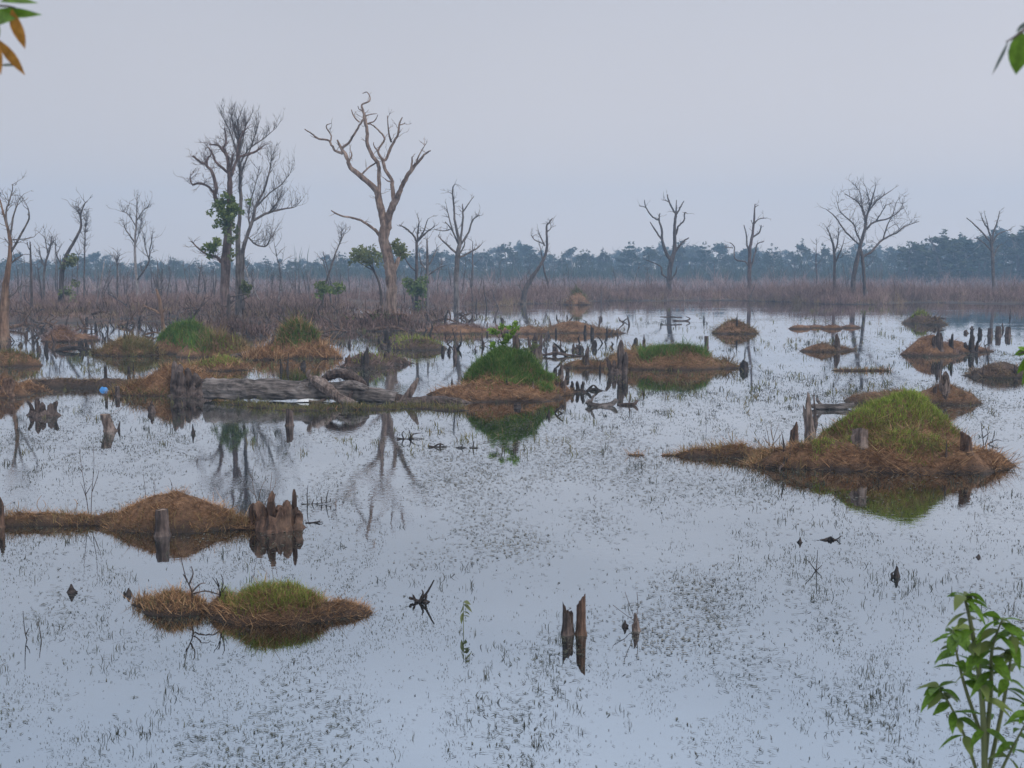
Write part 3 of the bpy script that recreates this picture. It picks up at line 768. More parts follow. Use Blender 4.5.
px_tree("thin dark snag with short side arms in front of the twin trunks", 58.8, 'bark_dark', [
    ('trunk', [(227.4, 336, 2.2), (228, 318, 1.6), (228.6, 300, 1.5), (228.4, 294, .9)]),
    ('limb', [(228.2, 306, .8), (222, 305.5, .7), (217, 302, .4)]),
    ('limb', [(228.5, 297, .8), (238, 295.5, .7), (247, 293.5, .4)]),
], None, name="dead_snag", cat="snag")

px_tree("bare tree leaning at the far left edge with orange brown trunk", 54.5, 'bark_orange', [
    ('trunk', [(3.5, 340, 5.6), (4, 310, 4.6), (6, 284, 3.4), (9, 262, 2.3), (10.3, 244.4, 1.9), (8.6, 231.5, 1.5), (4.3, 216.5, 1.1), (0, 200, .7), (-4, 190, .4)]),
    ('limb', [(7.5, 228, 1.2), (6, 212, .9), (9, 202, .8), (12.5, 190, .5), (12, 184, .3)]),
    ('limb', [(10, 241, 1.2), (12.9, 218.7, .9), (16, 208, .7), (19.3, 199, .4)]),
    ('limb', [(11, 252, 1.2), (21.5, 233.7, 1.0), (29, 218.7, .8), (28, 208, .5)]),
    ('limb', [(8.5, 266, 1.0), (16, 259, .8), (22.5, 255, .5)]),
    ('limb', [(1, 345, 3.6), (-4, 310, 3.0), (-6, 282, 2.4)]),
    ('limb', [(12, 240, .6), (24, 239, .5), (34, 237, .3)]),
    ('limb', [(6, 300, .8), (16, 292, .6), (18, 286, .4)]),
], (60, 1.0, .018, 2), limb_mat='bark_grey')

K = px_tree("leaning dead trunk wrapped in dark leaves near the left edge", 100, 'bark_dark', [
    ('trunk', [(60, 306, 2.3), (61, 292, 2.2), (62.3, 272.4, 2.4), (66.6, 255, 1.7), (75, 240, 1.4), (81, 227, 1.1), (80.5, 214.4, .9), (85.3, 202.5, .5)]),
    ('limb', [(80.5, 215, .7), (77, 210, .4), (75.5, 207, .3)]),
    ('limb', [(63, 268, .8), (57, 256, .6), (55, 248, .3)]),
], (46, 1.6, .03, 1))
leaf_cloud("foliage", [(P(72 + random.gauss(0, 3.5), 262 + random.gauss(0, 5), 99.6 + random.uniform(-.4, .4)), (.4, .4, .35)) for _ in range(8)], 200, .18, 'leaf_dim', K)
leaf_cloud("foliage", [(P(69 + random.gauss(0, 4), 291 + random.gauss(0, 4), 99.6 + random.uniform(-.4, .4)), (.4, .4, .35)) for _ in range(6)], 150, .18, 'leaf_dim', K)

px_tree("slim pale bare tree standing alone before the far forest at left", 118, 'bark_pale', [
    ('trunk', [(137.8, 305, 1.7), (137, 285, 1.4), (135.3, 266, 1.3), (134.9, 242, 1.1), (136.4, 218.7, .8), (137, 197, .4)]),
    ('limb', [(135, 243, .8), (129, 234, .7), (124, 227, .4)]),
    ('limb', [(137.2, 280, .8), (148, 264, .8), (150, 250, .6), (152.5, 236, .3)]),
    ('limb', [(149, 260, .6), (145, 246, .5), (144, 234, .3)]),
    ('limb', [(136, 226, .6), (128, 214, .4), (123, 212, .3)]),
    ('limb', [(136, 222, .6), (142, 212, .4), (145, 209, .3)]),
    ('limb', [(135, 246, .6), (140, 230, .4), (141, 218, .3)]),
], (110, 1.9, .028, 2, dict(lift=.4, up=.2)), limb_mat='bark_grey')

px_tree("straight dark pole of a tree near the left edge", 84, 'bark_dark', [
    ('trunk', [(32, 318, 1.6), (31.4, 290, 1.2), (31, 266, 1.1), (30, 242, .6)]),
    ('limb', [(30.8, 252, .6), (28, 246, .5), (27.5, 242, .3)]),
    ('limb', [(32, 306, .8), (26, 300, .5), (24, 292, .3)]),
], (14, .7, .025, 0), name="dead_snag", cat="snag")

px_tree("crooked grey bare tree left of the leaning leafy trunk", 112, 'bark_grey', [
    ('trunk', [(44.5, 306, 1.3), (44, 287, 1.2), (45, 266, 1.1), (50.5, 246.6, .9), (51.5, 235.8, .4)]),
    ('limb', [(48, 254, .7), (46, 244, .5), (45, 235, .3)]),
    ('limb', [(51, 244, .6), (54.5, 240, .4)]),
    ('limb', [(45, 268, .6), (40, 254, .5), (39, 246, .3)]),
], (46, 1.6, .028, 1))

px_tree("tall thin sapling right behind the leaning leafy trunk", 116, 'bark_grey', [
    ('trunk', [(84, 305, .9), (84.5, 270, .8), (85, 240, .6), (86, 218, .3)]),
], (70, 1.6, .024, 1, dict(lift=.5, up=.2)))

px_tree("small bare tree with crooked top left of the slim pale tree", 118, 'bark_grey', [
    ('trunk', [(118, 303, 1.0), (117.5, 280, .8), (117, 256, .5)]),
    ('limb', [(117.2, 264, .5), (114, 256, .3)]), ('limb', [(117.2, 262, .5), (120, 254, .3)]),
], (40, 1.5, .026, 1))

px_tree("broken orange brown snag with one drooping arm at left", 62, 'bark_orange', [
    ('trunk', [(164, 331, 2.4), (162.5, 320, 1.9), (161, 309, 1.9), (159, 298, 1.6), (156, 289, 1.0)]),
    ('limb', [(161.5, 315, 1.4), (154, 310, 1.1), (148, 307.5, .9), (143.5, 305, .5)]),
    ('limb', [(162, 313, 1.0), (166, 309, .6)]),
], None, name="dead_snag", cat="snag")

Q = px_tree("straight grey bare tree with upswept branches right of the big bare tree", 95, 'bark_grey', [
    ('trunk', [(456.6, 312, 3.0), (456.4, 294, 2.6), (456.4, 276, 2.5), (458, 253, 2.3), (460, 243.6, 1.9)]),
    ('limb', [(459.5, 245, 1.6), (455.4, 225, 1.2), (453.5, 202, .9), (452.6, 189, .7), (455.4, 184, .3)]),
    ('limb', [(460.5, 243, 1.3), (463, 217, .9), (462.4, 204, .5)]),
    ('limb', [(463, 212, .7), (469, 203, .5), (474, 196, .3)]),
    ('limb', [(461, 244, 1.2), (468.6, 232, 1.0), (472.4, 221, .8), (479, 215, .4)]),
    ('limb', [(459, 258, 1.2), (468, 253, 1.0), (476, 249, .8), (481, 244.6, .5)]),
    ('limb', [(457, 254, 1.2), (446, 243.6, .9), (441, 239, .7), (438.4, 235, .4)]),
    ('limb', [(459, 245, 1.0), (450.7, 228.5, .7), (445, 222, .5)]),
    ('limb', [(453, 232, .8), (448, 213.4, .5), (446.5, 206, .3)]),
    ('limb', [(451, 229, .6), (444, 231, .5), (434, 229, .3)]),
    ('limb', [(458.6, 256, .8), (464, 246, .6), (464.5, 240, .4)]),
], (70, 1.2, .026, 1))

R_ = px_tree("dark bare tree with a green leaf clump low on its trunk", 100, 'bark_dark', [
    ('trunk', [(416.5, 310, 1.9), (416.6, 280, 1.6), (416.7, 258, 1.4), (416.7, 242, 1.3)]),
    ('limb', [(416.5, 243, 1.0), (414, 236, .9), (406, 228.5, .8), (399, 224.7, .5)]),
    ('limb', [(417, 243, 1.1), (418, 232, .9), (419, 223, .5)]),
    ('limb', [(418, 240, .9), (423, 233, .8), (428, 219, .4)]),
    ('limb', [(418, 241, .9), (427, 232, .7), (434.6, 226.6, .4)]),
    ('limb', [(416.6, 272, .8), (410, 266, .7), (405, 258, .5)]),
], (40, 1.3, .028, 1))
leaf_cloud("foliage", [(P(415 + random.gauss(0, 4.2), 289 + random.gauss(0, 6), 99.4 + random.uniform(-.5, .5)), (.45, .45, .45)) for _ in range(14)], 650, .2, 'leaf', R_)

px_tree("forked grey bare tree between two taller dark trunks", 103, 'bark_grey', [
    ('trunk', [(427, 308, 1.6), (427, 281, 1.4), (427.5, 262, 1.2), (427, 240, .7)]),
    ('limb', [(427.4, 268, .9), (433, 258, .7), (437, 248, .4)]),
    ('limb', [(427.4, 272, .8), (421, 262, .6), (419, 252, .4)]),
    ('limb', [(427, 276, .8), (436, 270, .7), (442, 266, .4)]),
], (46, 1.4, .026, 1))

U = px_tree("slender leaning tree with a loose green crown behind the big trunk", 82, 'bark_dark', [
    ('trunk', [(382.5, 312, 1.6), (381, 296, 1.4), (379.8, 285, 1.2), (375, 273, 1.0), (368, 262, .6)]),
    ('limb', [(376, 275, .7), (372, 262, .5), (376, 252, .3)]),
    ('limb', [(374, 271, .7), (362, 264, .5), (352, 256, .3)]),
], None, name="leafy_tree")
leaf_cloud("foliage", [(P(365 + random.gauss(0, 9), 255 + random.gauss(0, 5.5) , 82 + random.uniform(-.8, .8)), (.5, .5, .32)) for _ in range(22)], 620, .15, 'leaf_dim', U)

V_ = px_tree("thin pale tree leaning right with green leaves at its foot", 90, 'bark_grey', [
    ('trunk', [(322.5, 310, 1.2), (323.6, 291, 1.1), (331, 267.4, 1.0), (336.4, 251, .8), (343.7, 234.6, .5)]),
    ('limb', [(338, 247, .5), (341, 238, .4), (342, 230, .3)]),
], (40, 1.3, .022, 1, dict(lift=.6)))
leaf_cloud("foliage", [(P(331 + random.gauss(0, 6), 289 + random.gauss(0, 3), 89.6 + random.uniform(-.5, .5)), (.4, .4, .3)) for _ in range(9)], 340, .18, 'leaf', V_)

px_tree("dead trunk leaning right with a broken top over the far shore", 116, 'bark_dark', [
    ('trunk', [(523, 303, 2.8), (525, 291, 2.5), (529, 283, 2.2), (534.7, 273.8, 1.9), (540, 266, 1.5), (544, 258.7, 1.4), (546.5, 250, 1.3), (547, 241.7, 1.2), (546.6, 226.6, .9), (549, 223, .8), (552.6, 218, .4)]),
    ('limb', [(545, 246, .8), (540, 236, .6), (538, 230, .3)]),
    ('limb', [(544, 244, .6), (535, 240, .5), (531, 235, .3)]),
    ('limb', [(547, 232, .6), (551, 228, .4), (550, 222, .3)]),
    ('limb', [(525, 292, .8), (527, 283, .6), (526, 276, .4)]),
    ('limb', [(524, 296, .6), (520, 286, .4), (521, 280, .3)]),
], (44, 1.2, .028, 1), limb_mat='bark_grey')

px_tree("stout twin limbed dead tree over the far shore right of centre", 142, 'bark_dark', [
    ('trunk', [(669, 300, 3.0), (669.3, 285, 2.6), (669.8, 275, 2.4), (671.4, 261, 2.5), (674.5, 250, 1.9), (674.5, 233, 1.5), (675.3, 219, 1.3), (676, 211, 1.0)]),
    ('limb', [(675.6, 214, .9), (673, 209.7, .9), (668.3, 200, .8), (667.5, 194.5, .4)]),
    ('limb', [(669, 202, .6), (666, 200.5, .4), (663, 200, .3)]),
    ('limb', [(676, 212, .8), (676.4, 200, .4)]),
    ('limb', [(676.5, 214, .9), (678.4, 211, .8), (681.6, 205, .7), (684, 201, .4)]),
    ('limb', [(675.5, 235, 1.1), (678.4, 227, .9), (683.9, 220.6, .8), (684.7, 212.8, .6), (687, 213.5, .3)]),
    ('limb', [(673.8, 254, 1.4), (678.4, 247, 1.1), (683.9, 241, .9), (688.6, 237.8, .5)]),
    ('limb', [(670.5, 260, 1.8), (665, 250, 1.5), (662, 239, 1.2), (662, 231.6, 1.1), (659, 219, .8), (660, 213, .4)]),
    ('limb', [(659.5, 220, .9), (655.8, 219, .8), (650.3, 214.4, .7), (645.6, 206.6, .6), (644.5, 200, .4)]),
    ('limb', [(646.5, 208, .5), (643, 206.5, .4), (639.4, 205.8, .3)]),
    ('limb', [(661.5, 239, .9), (655, 230, .8), (650.3, 222, .5)]),
    ('limb', [(669.2, 279, 1.0), (662, 274, .8), (660, 266, .7), (645.6, 259.7, .3)]),
    ('limb', [(669.8, 281, 1.1), (675.3, 273.8, .8), (677, 266, .4)]),
], (46, 1.1, .03, 1))

px_tree("narrow dead tree with crooked arms over the far shore", 142, 'bark_red', [
    ('trunk', [(749.8, 300, 2.3), (749.5, 284, 2.0), (749.5, 267.5, 1.8), (750, 250, 1.5), (752, 238, 1.3), (754, 222, 1.0), (754.5, 211, .8), (755, 204, .4)]),
    ('limb', [(753, 237, .9), (759.7, 232, .8), (761, 225, .5)]),
    ('limb', [(754, 224, .7), (759, 219, .6), (767.5, 218, .3)]),
    ('limb', [(749.8, 254, 1.0), (747, 245, .9), (746.4, 234.7, .7), (743.8, 225, .5)]),
    ('limb', [(749.5, 268, 1.1), (745.6, 262, .9), (737.8, 260.5, .8), (734, 256.6, .7), (734.4, 247, .6), (730, 242.5, .4)]),
    ('limb', [(733, 248, .5), (729, 247.5, .4), (725.3, 248, .3)]),
    ('limb', [(750.5, 268, 1.1), (755, 253, .9), (757.3, 244, .7), (763.6, 241.7, .4)]),
    ('limb', [(754.8, 207, .5), (758.5, 205, .3)]),
    ('limb', [(753.6, 226, .5), (751, 220, .3)]),
], (40, 1.0, .028, 1), limb_mat='bark_grey')

px_tree("widest spreading bare tree on twin dark trunks at right", 119, 'bark_dark', [
    ('trunk', [(852.5, 302, 2.7), (853, 288, 2.4), (854, 275.6, 2.2), (858, 256, 2.1), (860, 247, 1.8), (864.5, 229.7, 1.4), (866.7, 216.6, 1.1), (871, 203, .9), (875.5, 187, .4)]),
    ('trunk', [(865.8, 304, 2.0), (864.8, 288, 1.7), (864, 273.4, 1.6), (862.4, 257, 1.5), (860.5, 249, 1.4)]),
    ('limb', [(862.4, 257, 1.3), (872, 250.5, 1.2), (883, 239.5, 1.0), (896, 233, .8), (905, 226.4, .6), (919, 221.4, .3)]),
    ('limb', [(863.5, 232, 1.0), (874.4, 222, .9), (887.5, 218.8, .7), (898.4, 212, .5), (903, 203.4, .3)]),
    ('limb', [(865.5, 222, .9), (863, 212, .8), (859, 203.4, .7), (852, 198, .5), (844.8, 194, .3)]),
    ('limb', [(861, 243, 1.0), (856, 232, .8), (852.5, 223, .7), (840.5, 212, .5), (837.6, 203.4, .3)]),
    ('limb', [(860.5, 246, .9), (846, 232, .8), (835, 216.6, .6), (825.8, 209, .3)]),
    ('limb', [(868, 212, .8), (874, 204, .7), (878.8, 199, .6), (892, 190, .3)]),
    ('limb', [(883, 239.5, .7), (887.5, 225, .6), (893, 214, .5), (896, 203, .3)]),
    ('limb', [(866, 219, .7), (862, 205, .5), (860, 192, .4), (856, 187, .3)]),
    ('limb', [(870, 206, .6), (868, 196, .5), (866, 188, .3)]),
    ('limb', [(876, 221, .6), (882, 212, .5), (886, 204, .3)]),
], (230, 2.0, .026, 2, dict(lift=.25)))

px_tree("slim bare tree just left of the twin trunked spreading tree", 122, 'bark_dark', [
    ('trunk', [(834.5, 302, 1.7), (834.2, 275, 1.4), (834, 250, 1.3), (831, 238, .8), (827, 228, .4)]),
    ('limb', [(834, 254, .9), (838, 240, .6), (838, 228, .3)]),
    ('limb', [(834.2, 266, .8), (841, 250, .6), (844, 240, .3)]),
], (60, 1.5, .026, 1))

px_tree("bare tree with fan of crooked branches near the right edge", 136, 'bark_grey', [
    ('trunk', [(993.8, 299, 1.9), (993.6, 286, 1.7), (993, 270, 1.6), (992.5, 256, 1.5), (990.8, 240.6, 1.3)]),
    ('limb', [(991, 243, 1.0), (983.8, 234, .8), (975, 225, .7), (966.3, 217.7, .4)]),
    ('limb', [(990.8, 241, 1.0), (989, 231, .9), (984, 223, .7), (981.6, 216.6, .4)]),
    ('limb', [(991.5, 242, 1.0), (994, 231, .8), (998, 218.8, .6), (999.5, 211, .3)]),
    ('limb', [(992, 244, .9), (997, 235, .7), (1004, 231.5, .5), (1011, 229.7, .3)]),
    ('limb', [(992, 252, .8), (986, 245, .6), (980, 240, .5), (974, 238, .3)]),
    ('limb', [(989, 232, .6), (987, 222, .4), (985, 216, .3)]),
    ('limb', [(992.8, 262, .7), (996, 250, .6), (1000, 245, .3)]),
], (60, 1.2, .03, 1))

# ------------------------------------------------------------------ far bare saplings, forest
def ground_z(x, y):
    return float(land(np.array([x]), np.array([y]))[0])

def copy_tree(o, loc, rz, sc, label=None):
    c = o.copy(); COL.objects.link(c)
    c.location = loc; c.rotation_euler = (0, 0, rz); c.scale = sc
    if label: c["label"] = label
    for ch in o.children:
        d = ch.copy(); COL.objects.link(d); d.parent = c
    return c

SAP_LABEL = "thin bare grey sapling standing in the dry brush below the far forest"
SAP_GROUP = "bare saplings in the dry brush before the forest"
protos = []
for k in range(11):
    root = thing("bare_sapling", SAP_LABEL, "tree", (0, 0, 0), SAP_GROUP)
    H = 6.0
    lean = Vector((random.gauss(0, .05), random.gauss(0, .05), 1))
    pts = [Vector((0, 0, -.3))]; d = lean.normalized(); q = pts[0].copy()
    for i in range(7):
        d = (d + Vector((random.gauss(0, .07), random.gauss(0, .07), .12))).normalized()
        q = q + d * (H / 7); pts.append(q.copy())
    r0 = random.uniform(.08, .13)
    mb = MB(); mb.tube(pts, [r0 * (1 - .8 * i / 7) for i in range(8)], 6); mb.build("trunk", M['bark_pale' if k == 3 else 'bark_grey' if k % 2 else 'bark_dark'], root)
    mb = MB()
    for _ in range(random.randint(4, 20)):
        i = random.randint(2, 7)
        side = Vector((random.gauss(0, 1), random.gauss(0, 1), .5)).normalized()
        twig(mb, pts[i], side + Vector((0, 0, .6)), random.uniform(.6, 1.5), .03, 1, 3, .3, .25)
    o = mb.build("twig_spray", M['bark_grey'], root); o["kind"] = "stuff"
    protos.append(root)
used = set()
spots = []
for i in range(215):
    ux = random.choice([random.uniform(-20, 480), random.uniform(-20, 480), random.uniform(-20, 360), random.uniform(480, 1050)])
    D = random.uniform(96, 190) if ux < 480 else random.uniform(150, 260)
    if i % 4 == 0: D = random.uniform(160, 300)
    x = (ux - 512) / F * D
    tall = random.random() < .04
    h = random.uniform(1.8, 4.4) if not tall else random.uniform(5.5, 7.5)
    spots.append((x, D, h))
for i, (x, y, h) in enumerate(spots):
    z = max(ground_z(x, y), -.2)
    k = i % len(protos)
    s = h / 6.0
    if k not in used:
        used.add(k); o = protos[k]; o.location = (x, y, z); o.scale = (s, s, s); o.rotation_euler = (0, 0, random.uniform(0, 6.28))
    else:
        copy_tree(protos[k], (x, y, z), random.uniform(0, 6.28), (s * random.uniform(.9, 1.5), s * random.uniform(.9, 1.5), s))

PO_LABEL = "thin dead pole of a trunk standing in the far scrub"
pp = []
for k in range(9):
    H = 3.0; mb = MB(); q = Vector((0, 0, -.3)); pts = [q.copy()]; d = Vector((random.gauss(0, .1), random.gauss(0, .1), 1)).normalized()
    for i in range(6):
        d = (d + Vector((random.gauss(0, .08), random.gauss(0, .08), .05))).normalized(); q = q + d * (H / 6); pts.append(q.copy())
    r0 = random.uniform(.05, .10)
    mb.tube(pts, [r0 * (1 - .65 * i / 6) for i in range(7)], 6, rough=.1)
    for _ in range(random.randint(1, 5)):
        p = pts[random.randint(2, 6)]
        twig(mb, p, Vector((random.gauss(0, 1), random.gauss(0, 1), .9)), random.uniform(.3, .9), .03, 0, 4)
    o = mb.build("dead_pole", M[['bark_pale', 'bark_grey', 'bark_dark'][k % 3]], None); tag(o, PO_LABEL, "dead pole", "thin dead poles in the far scrub"); pp.append(o)
for i in range(175):
    ux = random.uniform(-20, 500) if i % 4 else random.uniform(480, 1050)
    D = random.uniform(92, 190) if ux < 500 else random.uniform(118, 230)
    o = pp[i] if i < 9 else pp[i % 9].copy()
    if i >= 9: COL.objects.link(o)
    x = (ux - 512) / F * D; q = random.uniform(.35, 1.1) + (random.random() < .12) * .5
    o.location = (x, D, max(ground_z(x, D), -.2)); o.scale = (random.uniform(.7, 1.2),) * 2 + (q,)
    o.rotation_euler = (random.gauss(0, .09), random.gauss(0, .09), random.uniform(0, 6.28))
FB_LABEL = "broken brown branch lying in the brown swamp at left"
fb = []
for k in range(7):
    mb = MB(); q = Vector((-.9, 0, .05)); pts = [q.copy()]; d = Vector((1, 0, random.uniform(-.05, .25)))
    for i in range(6):
        d = (d + Vector((0, random.gauss(0, .3), random.gauss(0, .2)))).normalized(); q = q + d * .32; q.z = max(q.z, -.05); pts.append(q.copy())
    mb.tube(pts, [.07, .085, .08, .07, .06, .045, .02], 7, rough=.15)
    for _ in range(random.randint(1, 4)):
        twig(mb, random.choice(pts[1:]), Vector((random.gauss(0, .5), random.gauss(0, .5), 1)), random.uniform(.4, 1.0), .045, 1, 5, fork=(0, 2))
    o = mb.build("fallen_branch", M['stump' if k % 3 else 'stump_red'], None); tag(o, FB_LABEL, "branch", "broken branches in the left swamp"); fb.append(o)
for i in range(60):
    ux = random.uniform(-10, 470); D = random.uniform(57, 92)
    o = fb[i] if i < 7 else fb[i % 7].copy()
    if i >= 7: COL.objects.link(o)
    x = (ux - 512) / F * D; q = random.uniform(.5, 1.3)
    zz = max([ground_z(x, D), 0.0] + [float(m.z(np.array([x]), np.array([D]))[0]) for m in MOUNDS if m.box[0] < x < m.box[1] and m.box[2] < D < m.box[3]])
    o.location = (x, D, zz); o.scale = (q, q, q); o.rotation_euler = (0, random.gauss(0, .15), random.uniform(0, 6.28))

FOR_GROUP = "trees of the far forest"
FOR_LABEL = "hazy blue green tree standing in the far forest along the horizon"
RIGHT_LABEL = "taller darker forest tree at the right end of the horizon"
fprotos = []
for k in range(9):
    root = thing("forest_tree", FOR_LABEL, "tree", (0, 0, 0), FOR_GROUP)
    mb = MB(); pts = [Vector((0, 0, -.4)), Vector((random.gauss(0, .15), 0, 3)), Vector((random.gauss(0, .3), random.gauss(0, .3), 6)), Vector((random.gauss(0, .4), random.gauss(0, .4), 9))]
    mb.tube(pts, [.26, .2, .15, .06], 6)
    for _ in range(6):
        p = pts[2] + Vector((0, 0, random.uniform(-1.5, 2)))
        twig(mb, p, Vector((random.gauss(0, 1), random.gauss(0, 1), .6)), 2.4, .09, 1, 3)
    mb.build("trunk", M['bark_pale' if k % 2 else 'bark_grey'], root)
    blobs = []
    for _ in range(random.randint(14, 30)):
        t = random.uniform(0, 1) ** .8
        zz = 1.0 + 9.0 * t
        spr = (2.7 - .16 * k) * math.sin(math.pi * (0.22 + .72 * t)) * random.uniform(.4, 1.25) + .1
        an = random.uniform(0, 6.28)
        blobs.append(((spr * math.cos(an), spr * math.sin(an), zz - .6), (random.uniform(.5, 1.15), random.uniform(.5, 1.15), random.uniform(.4, .9))))
    if k % 3 == 0:
        blobs += [((random.gauss(0, .4), random.gauss(0, .4), 9.6 + .7 * q), (.55 - .12 * q, .55 - .12 * q, .5)) for q in range(3)]
    leaf_cloud("crown", blobs, 800, .36, 'forest' if k % 2 else 'forest_warm', root)
    fprotos.append(root)
fused = set()
SKX = [-60, 0, 60, 100, 140, 180, 260, 330, 400, 440, 480, 520, 560, 600, 635, 660, 688, 715, 760, 800, 840, 880, 920, 960, 990, 1024, 1090]
SKY_ = [260, 258, 260, 256, 262, 261, 261, 259, 255, 254, 250, 248, 256, 254, 247, 250, 243, 250, 250, 252, 250, 248, 246, 241, 238, 231, 226]
n_for = 285
for i in range(n_for):
    ux = -60 + 1150 * ((i * 0.61803) % 1.0)
    row = i % 3
    D = [random.uniform(400, 440), random.uniform(470, 540), random.uniform(560, 660)][row]
    right = ux > 905
    if right and row < 2: D = random.uniform(330, 400)
    top = np.interp(ux, SKX, SKY_) + abs(random.gauss(0, 1)) * [6.0, 5.0, 3.5][row] - 2.0 - (random.random() < .14) * random.uniform(3, 7)
    h = EYE + (HZ - top) * D / F
    h = max(h, 4.5)
    s = h / 10.0
    w = s * random.uniform(1.0, 1.6) * (1.25 if right else 1)
    x = (ux - 512) / F * D
    k = i % len(fprotos)
    loc = (x, D, .05); rz = random.uniform(0, 6.28); sc = (w, w, s)
    if k not in fused:
        fused.add(k); o = fprotos[k]; o.location = loc; o.scale = sc; o.rotation_euler = (0, 0, rz)
    else:
        o = copy_tree(fprotos[k], loc, rz, sc)
    if right:
        o["label"] = RIGHT_LABEL; o["group"] = "taller forest trees at the right"

# ------------------------------------------------------------------ dry brush belt (uncountable)
def brush(name, n, ux, Y, h, per, mat, w, clump=.45, zmin=-.03, mask=None):
    u = RNG.uniform(ux[0], ux[1], n * 3)
    y = np.exp(RNG.uniform(np.log(Y[0]), np.log(Y[1]), n * 3))
    x = (u - 512) / F * y
    z = land(x, y)
    ok = z > zmin
    dens = fbm(x / 5, y / 8, 61)
    ok &= RNG.uniform(0, 1, n * 3) < np.clip((dens - .30) * 3.2, .12, 1)
    x, y, z = x[ok][:n], y[ok][:n], z[ok][:n]
    m = len(x)
    hh = RNG.uniform(h[0], h[1], m) * (0.25 + 1.5 * fbm(x / 3, y / 5, 90)) * np.where(RNG.uniform(0, 1, m) < .12, 1.7, 1.0)
    idx = np.repeat(np.arange(m), per)
    N = len(idx)
    start = RNG.uniform(0, .45, N)
    base = np.stack([x[idx] + RNG.normal(0, clump * .5, N), y[idx] + RNG.normal(0, clump * .5, N), z[idx] - .05 + start * hh[idx]], -1)
    L = hh[idx] * (1 - start) * RNG.uniform(.5, 1.05, N)
    T = np.abs(RNG.normal(.5, .38, N)).clip(0, 1.45)
    W = RNG.uniform(w[0], w[1], N)
    o = link(name, blade_mesh(name, base, L, W, T, .1), M[mat])
    tag(o, kind="stuff")
    return o

brush("brush", 5600, (470, 1090), (114, 150), (.7, 1.5), 22, 'brush', (.016, .05))
brush("brush", 2600, (-60, 1090), (150, 330), (1.0, 2.6), 14, 'brush_pale', (.03, .08))
brush("brush", 3000, (-60, 500), (90, 150), (.35, 1.0), 20, 'brush', (.014, .05))
brush("brush", 800, (-60, 480), (66, 108), (.25, .9), 12, 'brush_tan', (.012, .045), zmin=-.02)
brush("brush", 1000, (-60, 500), (68, 100), (.2, .7), 12, 'brush', (.014, .05), zmin=-.02)
brush("undergrowth", 5200, (-70, 1100), (345, 640), (2.5, 5.5), 12, 'forest_warm', (.12, .34), clump=1.4)
brush("brush", 450, (-60, 480), (62, 100), (.3, 1.2), 7, 'brush_dark', (.03, .07), zmin=-.08)
brush("brush", 700, (470, 1090), (108, 135), (.5, 1.2), 18, 'brush_tan', (.015, .04), zmin=-.1)

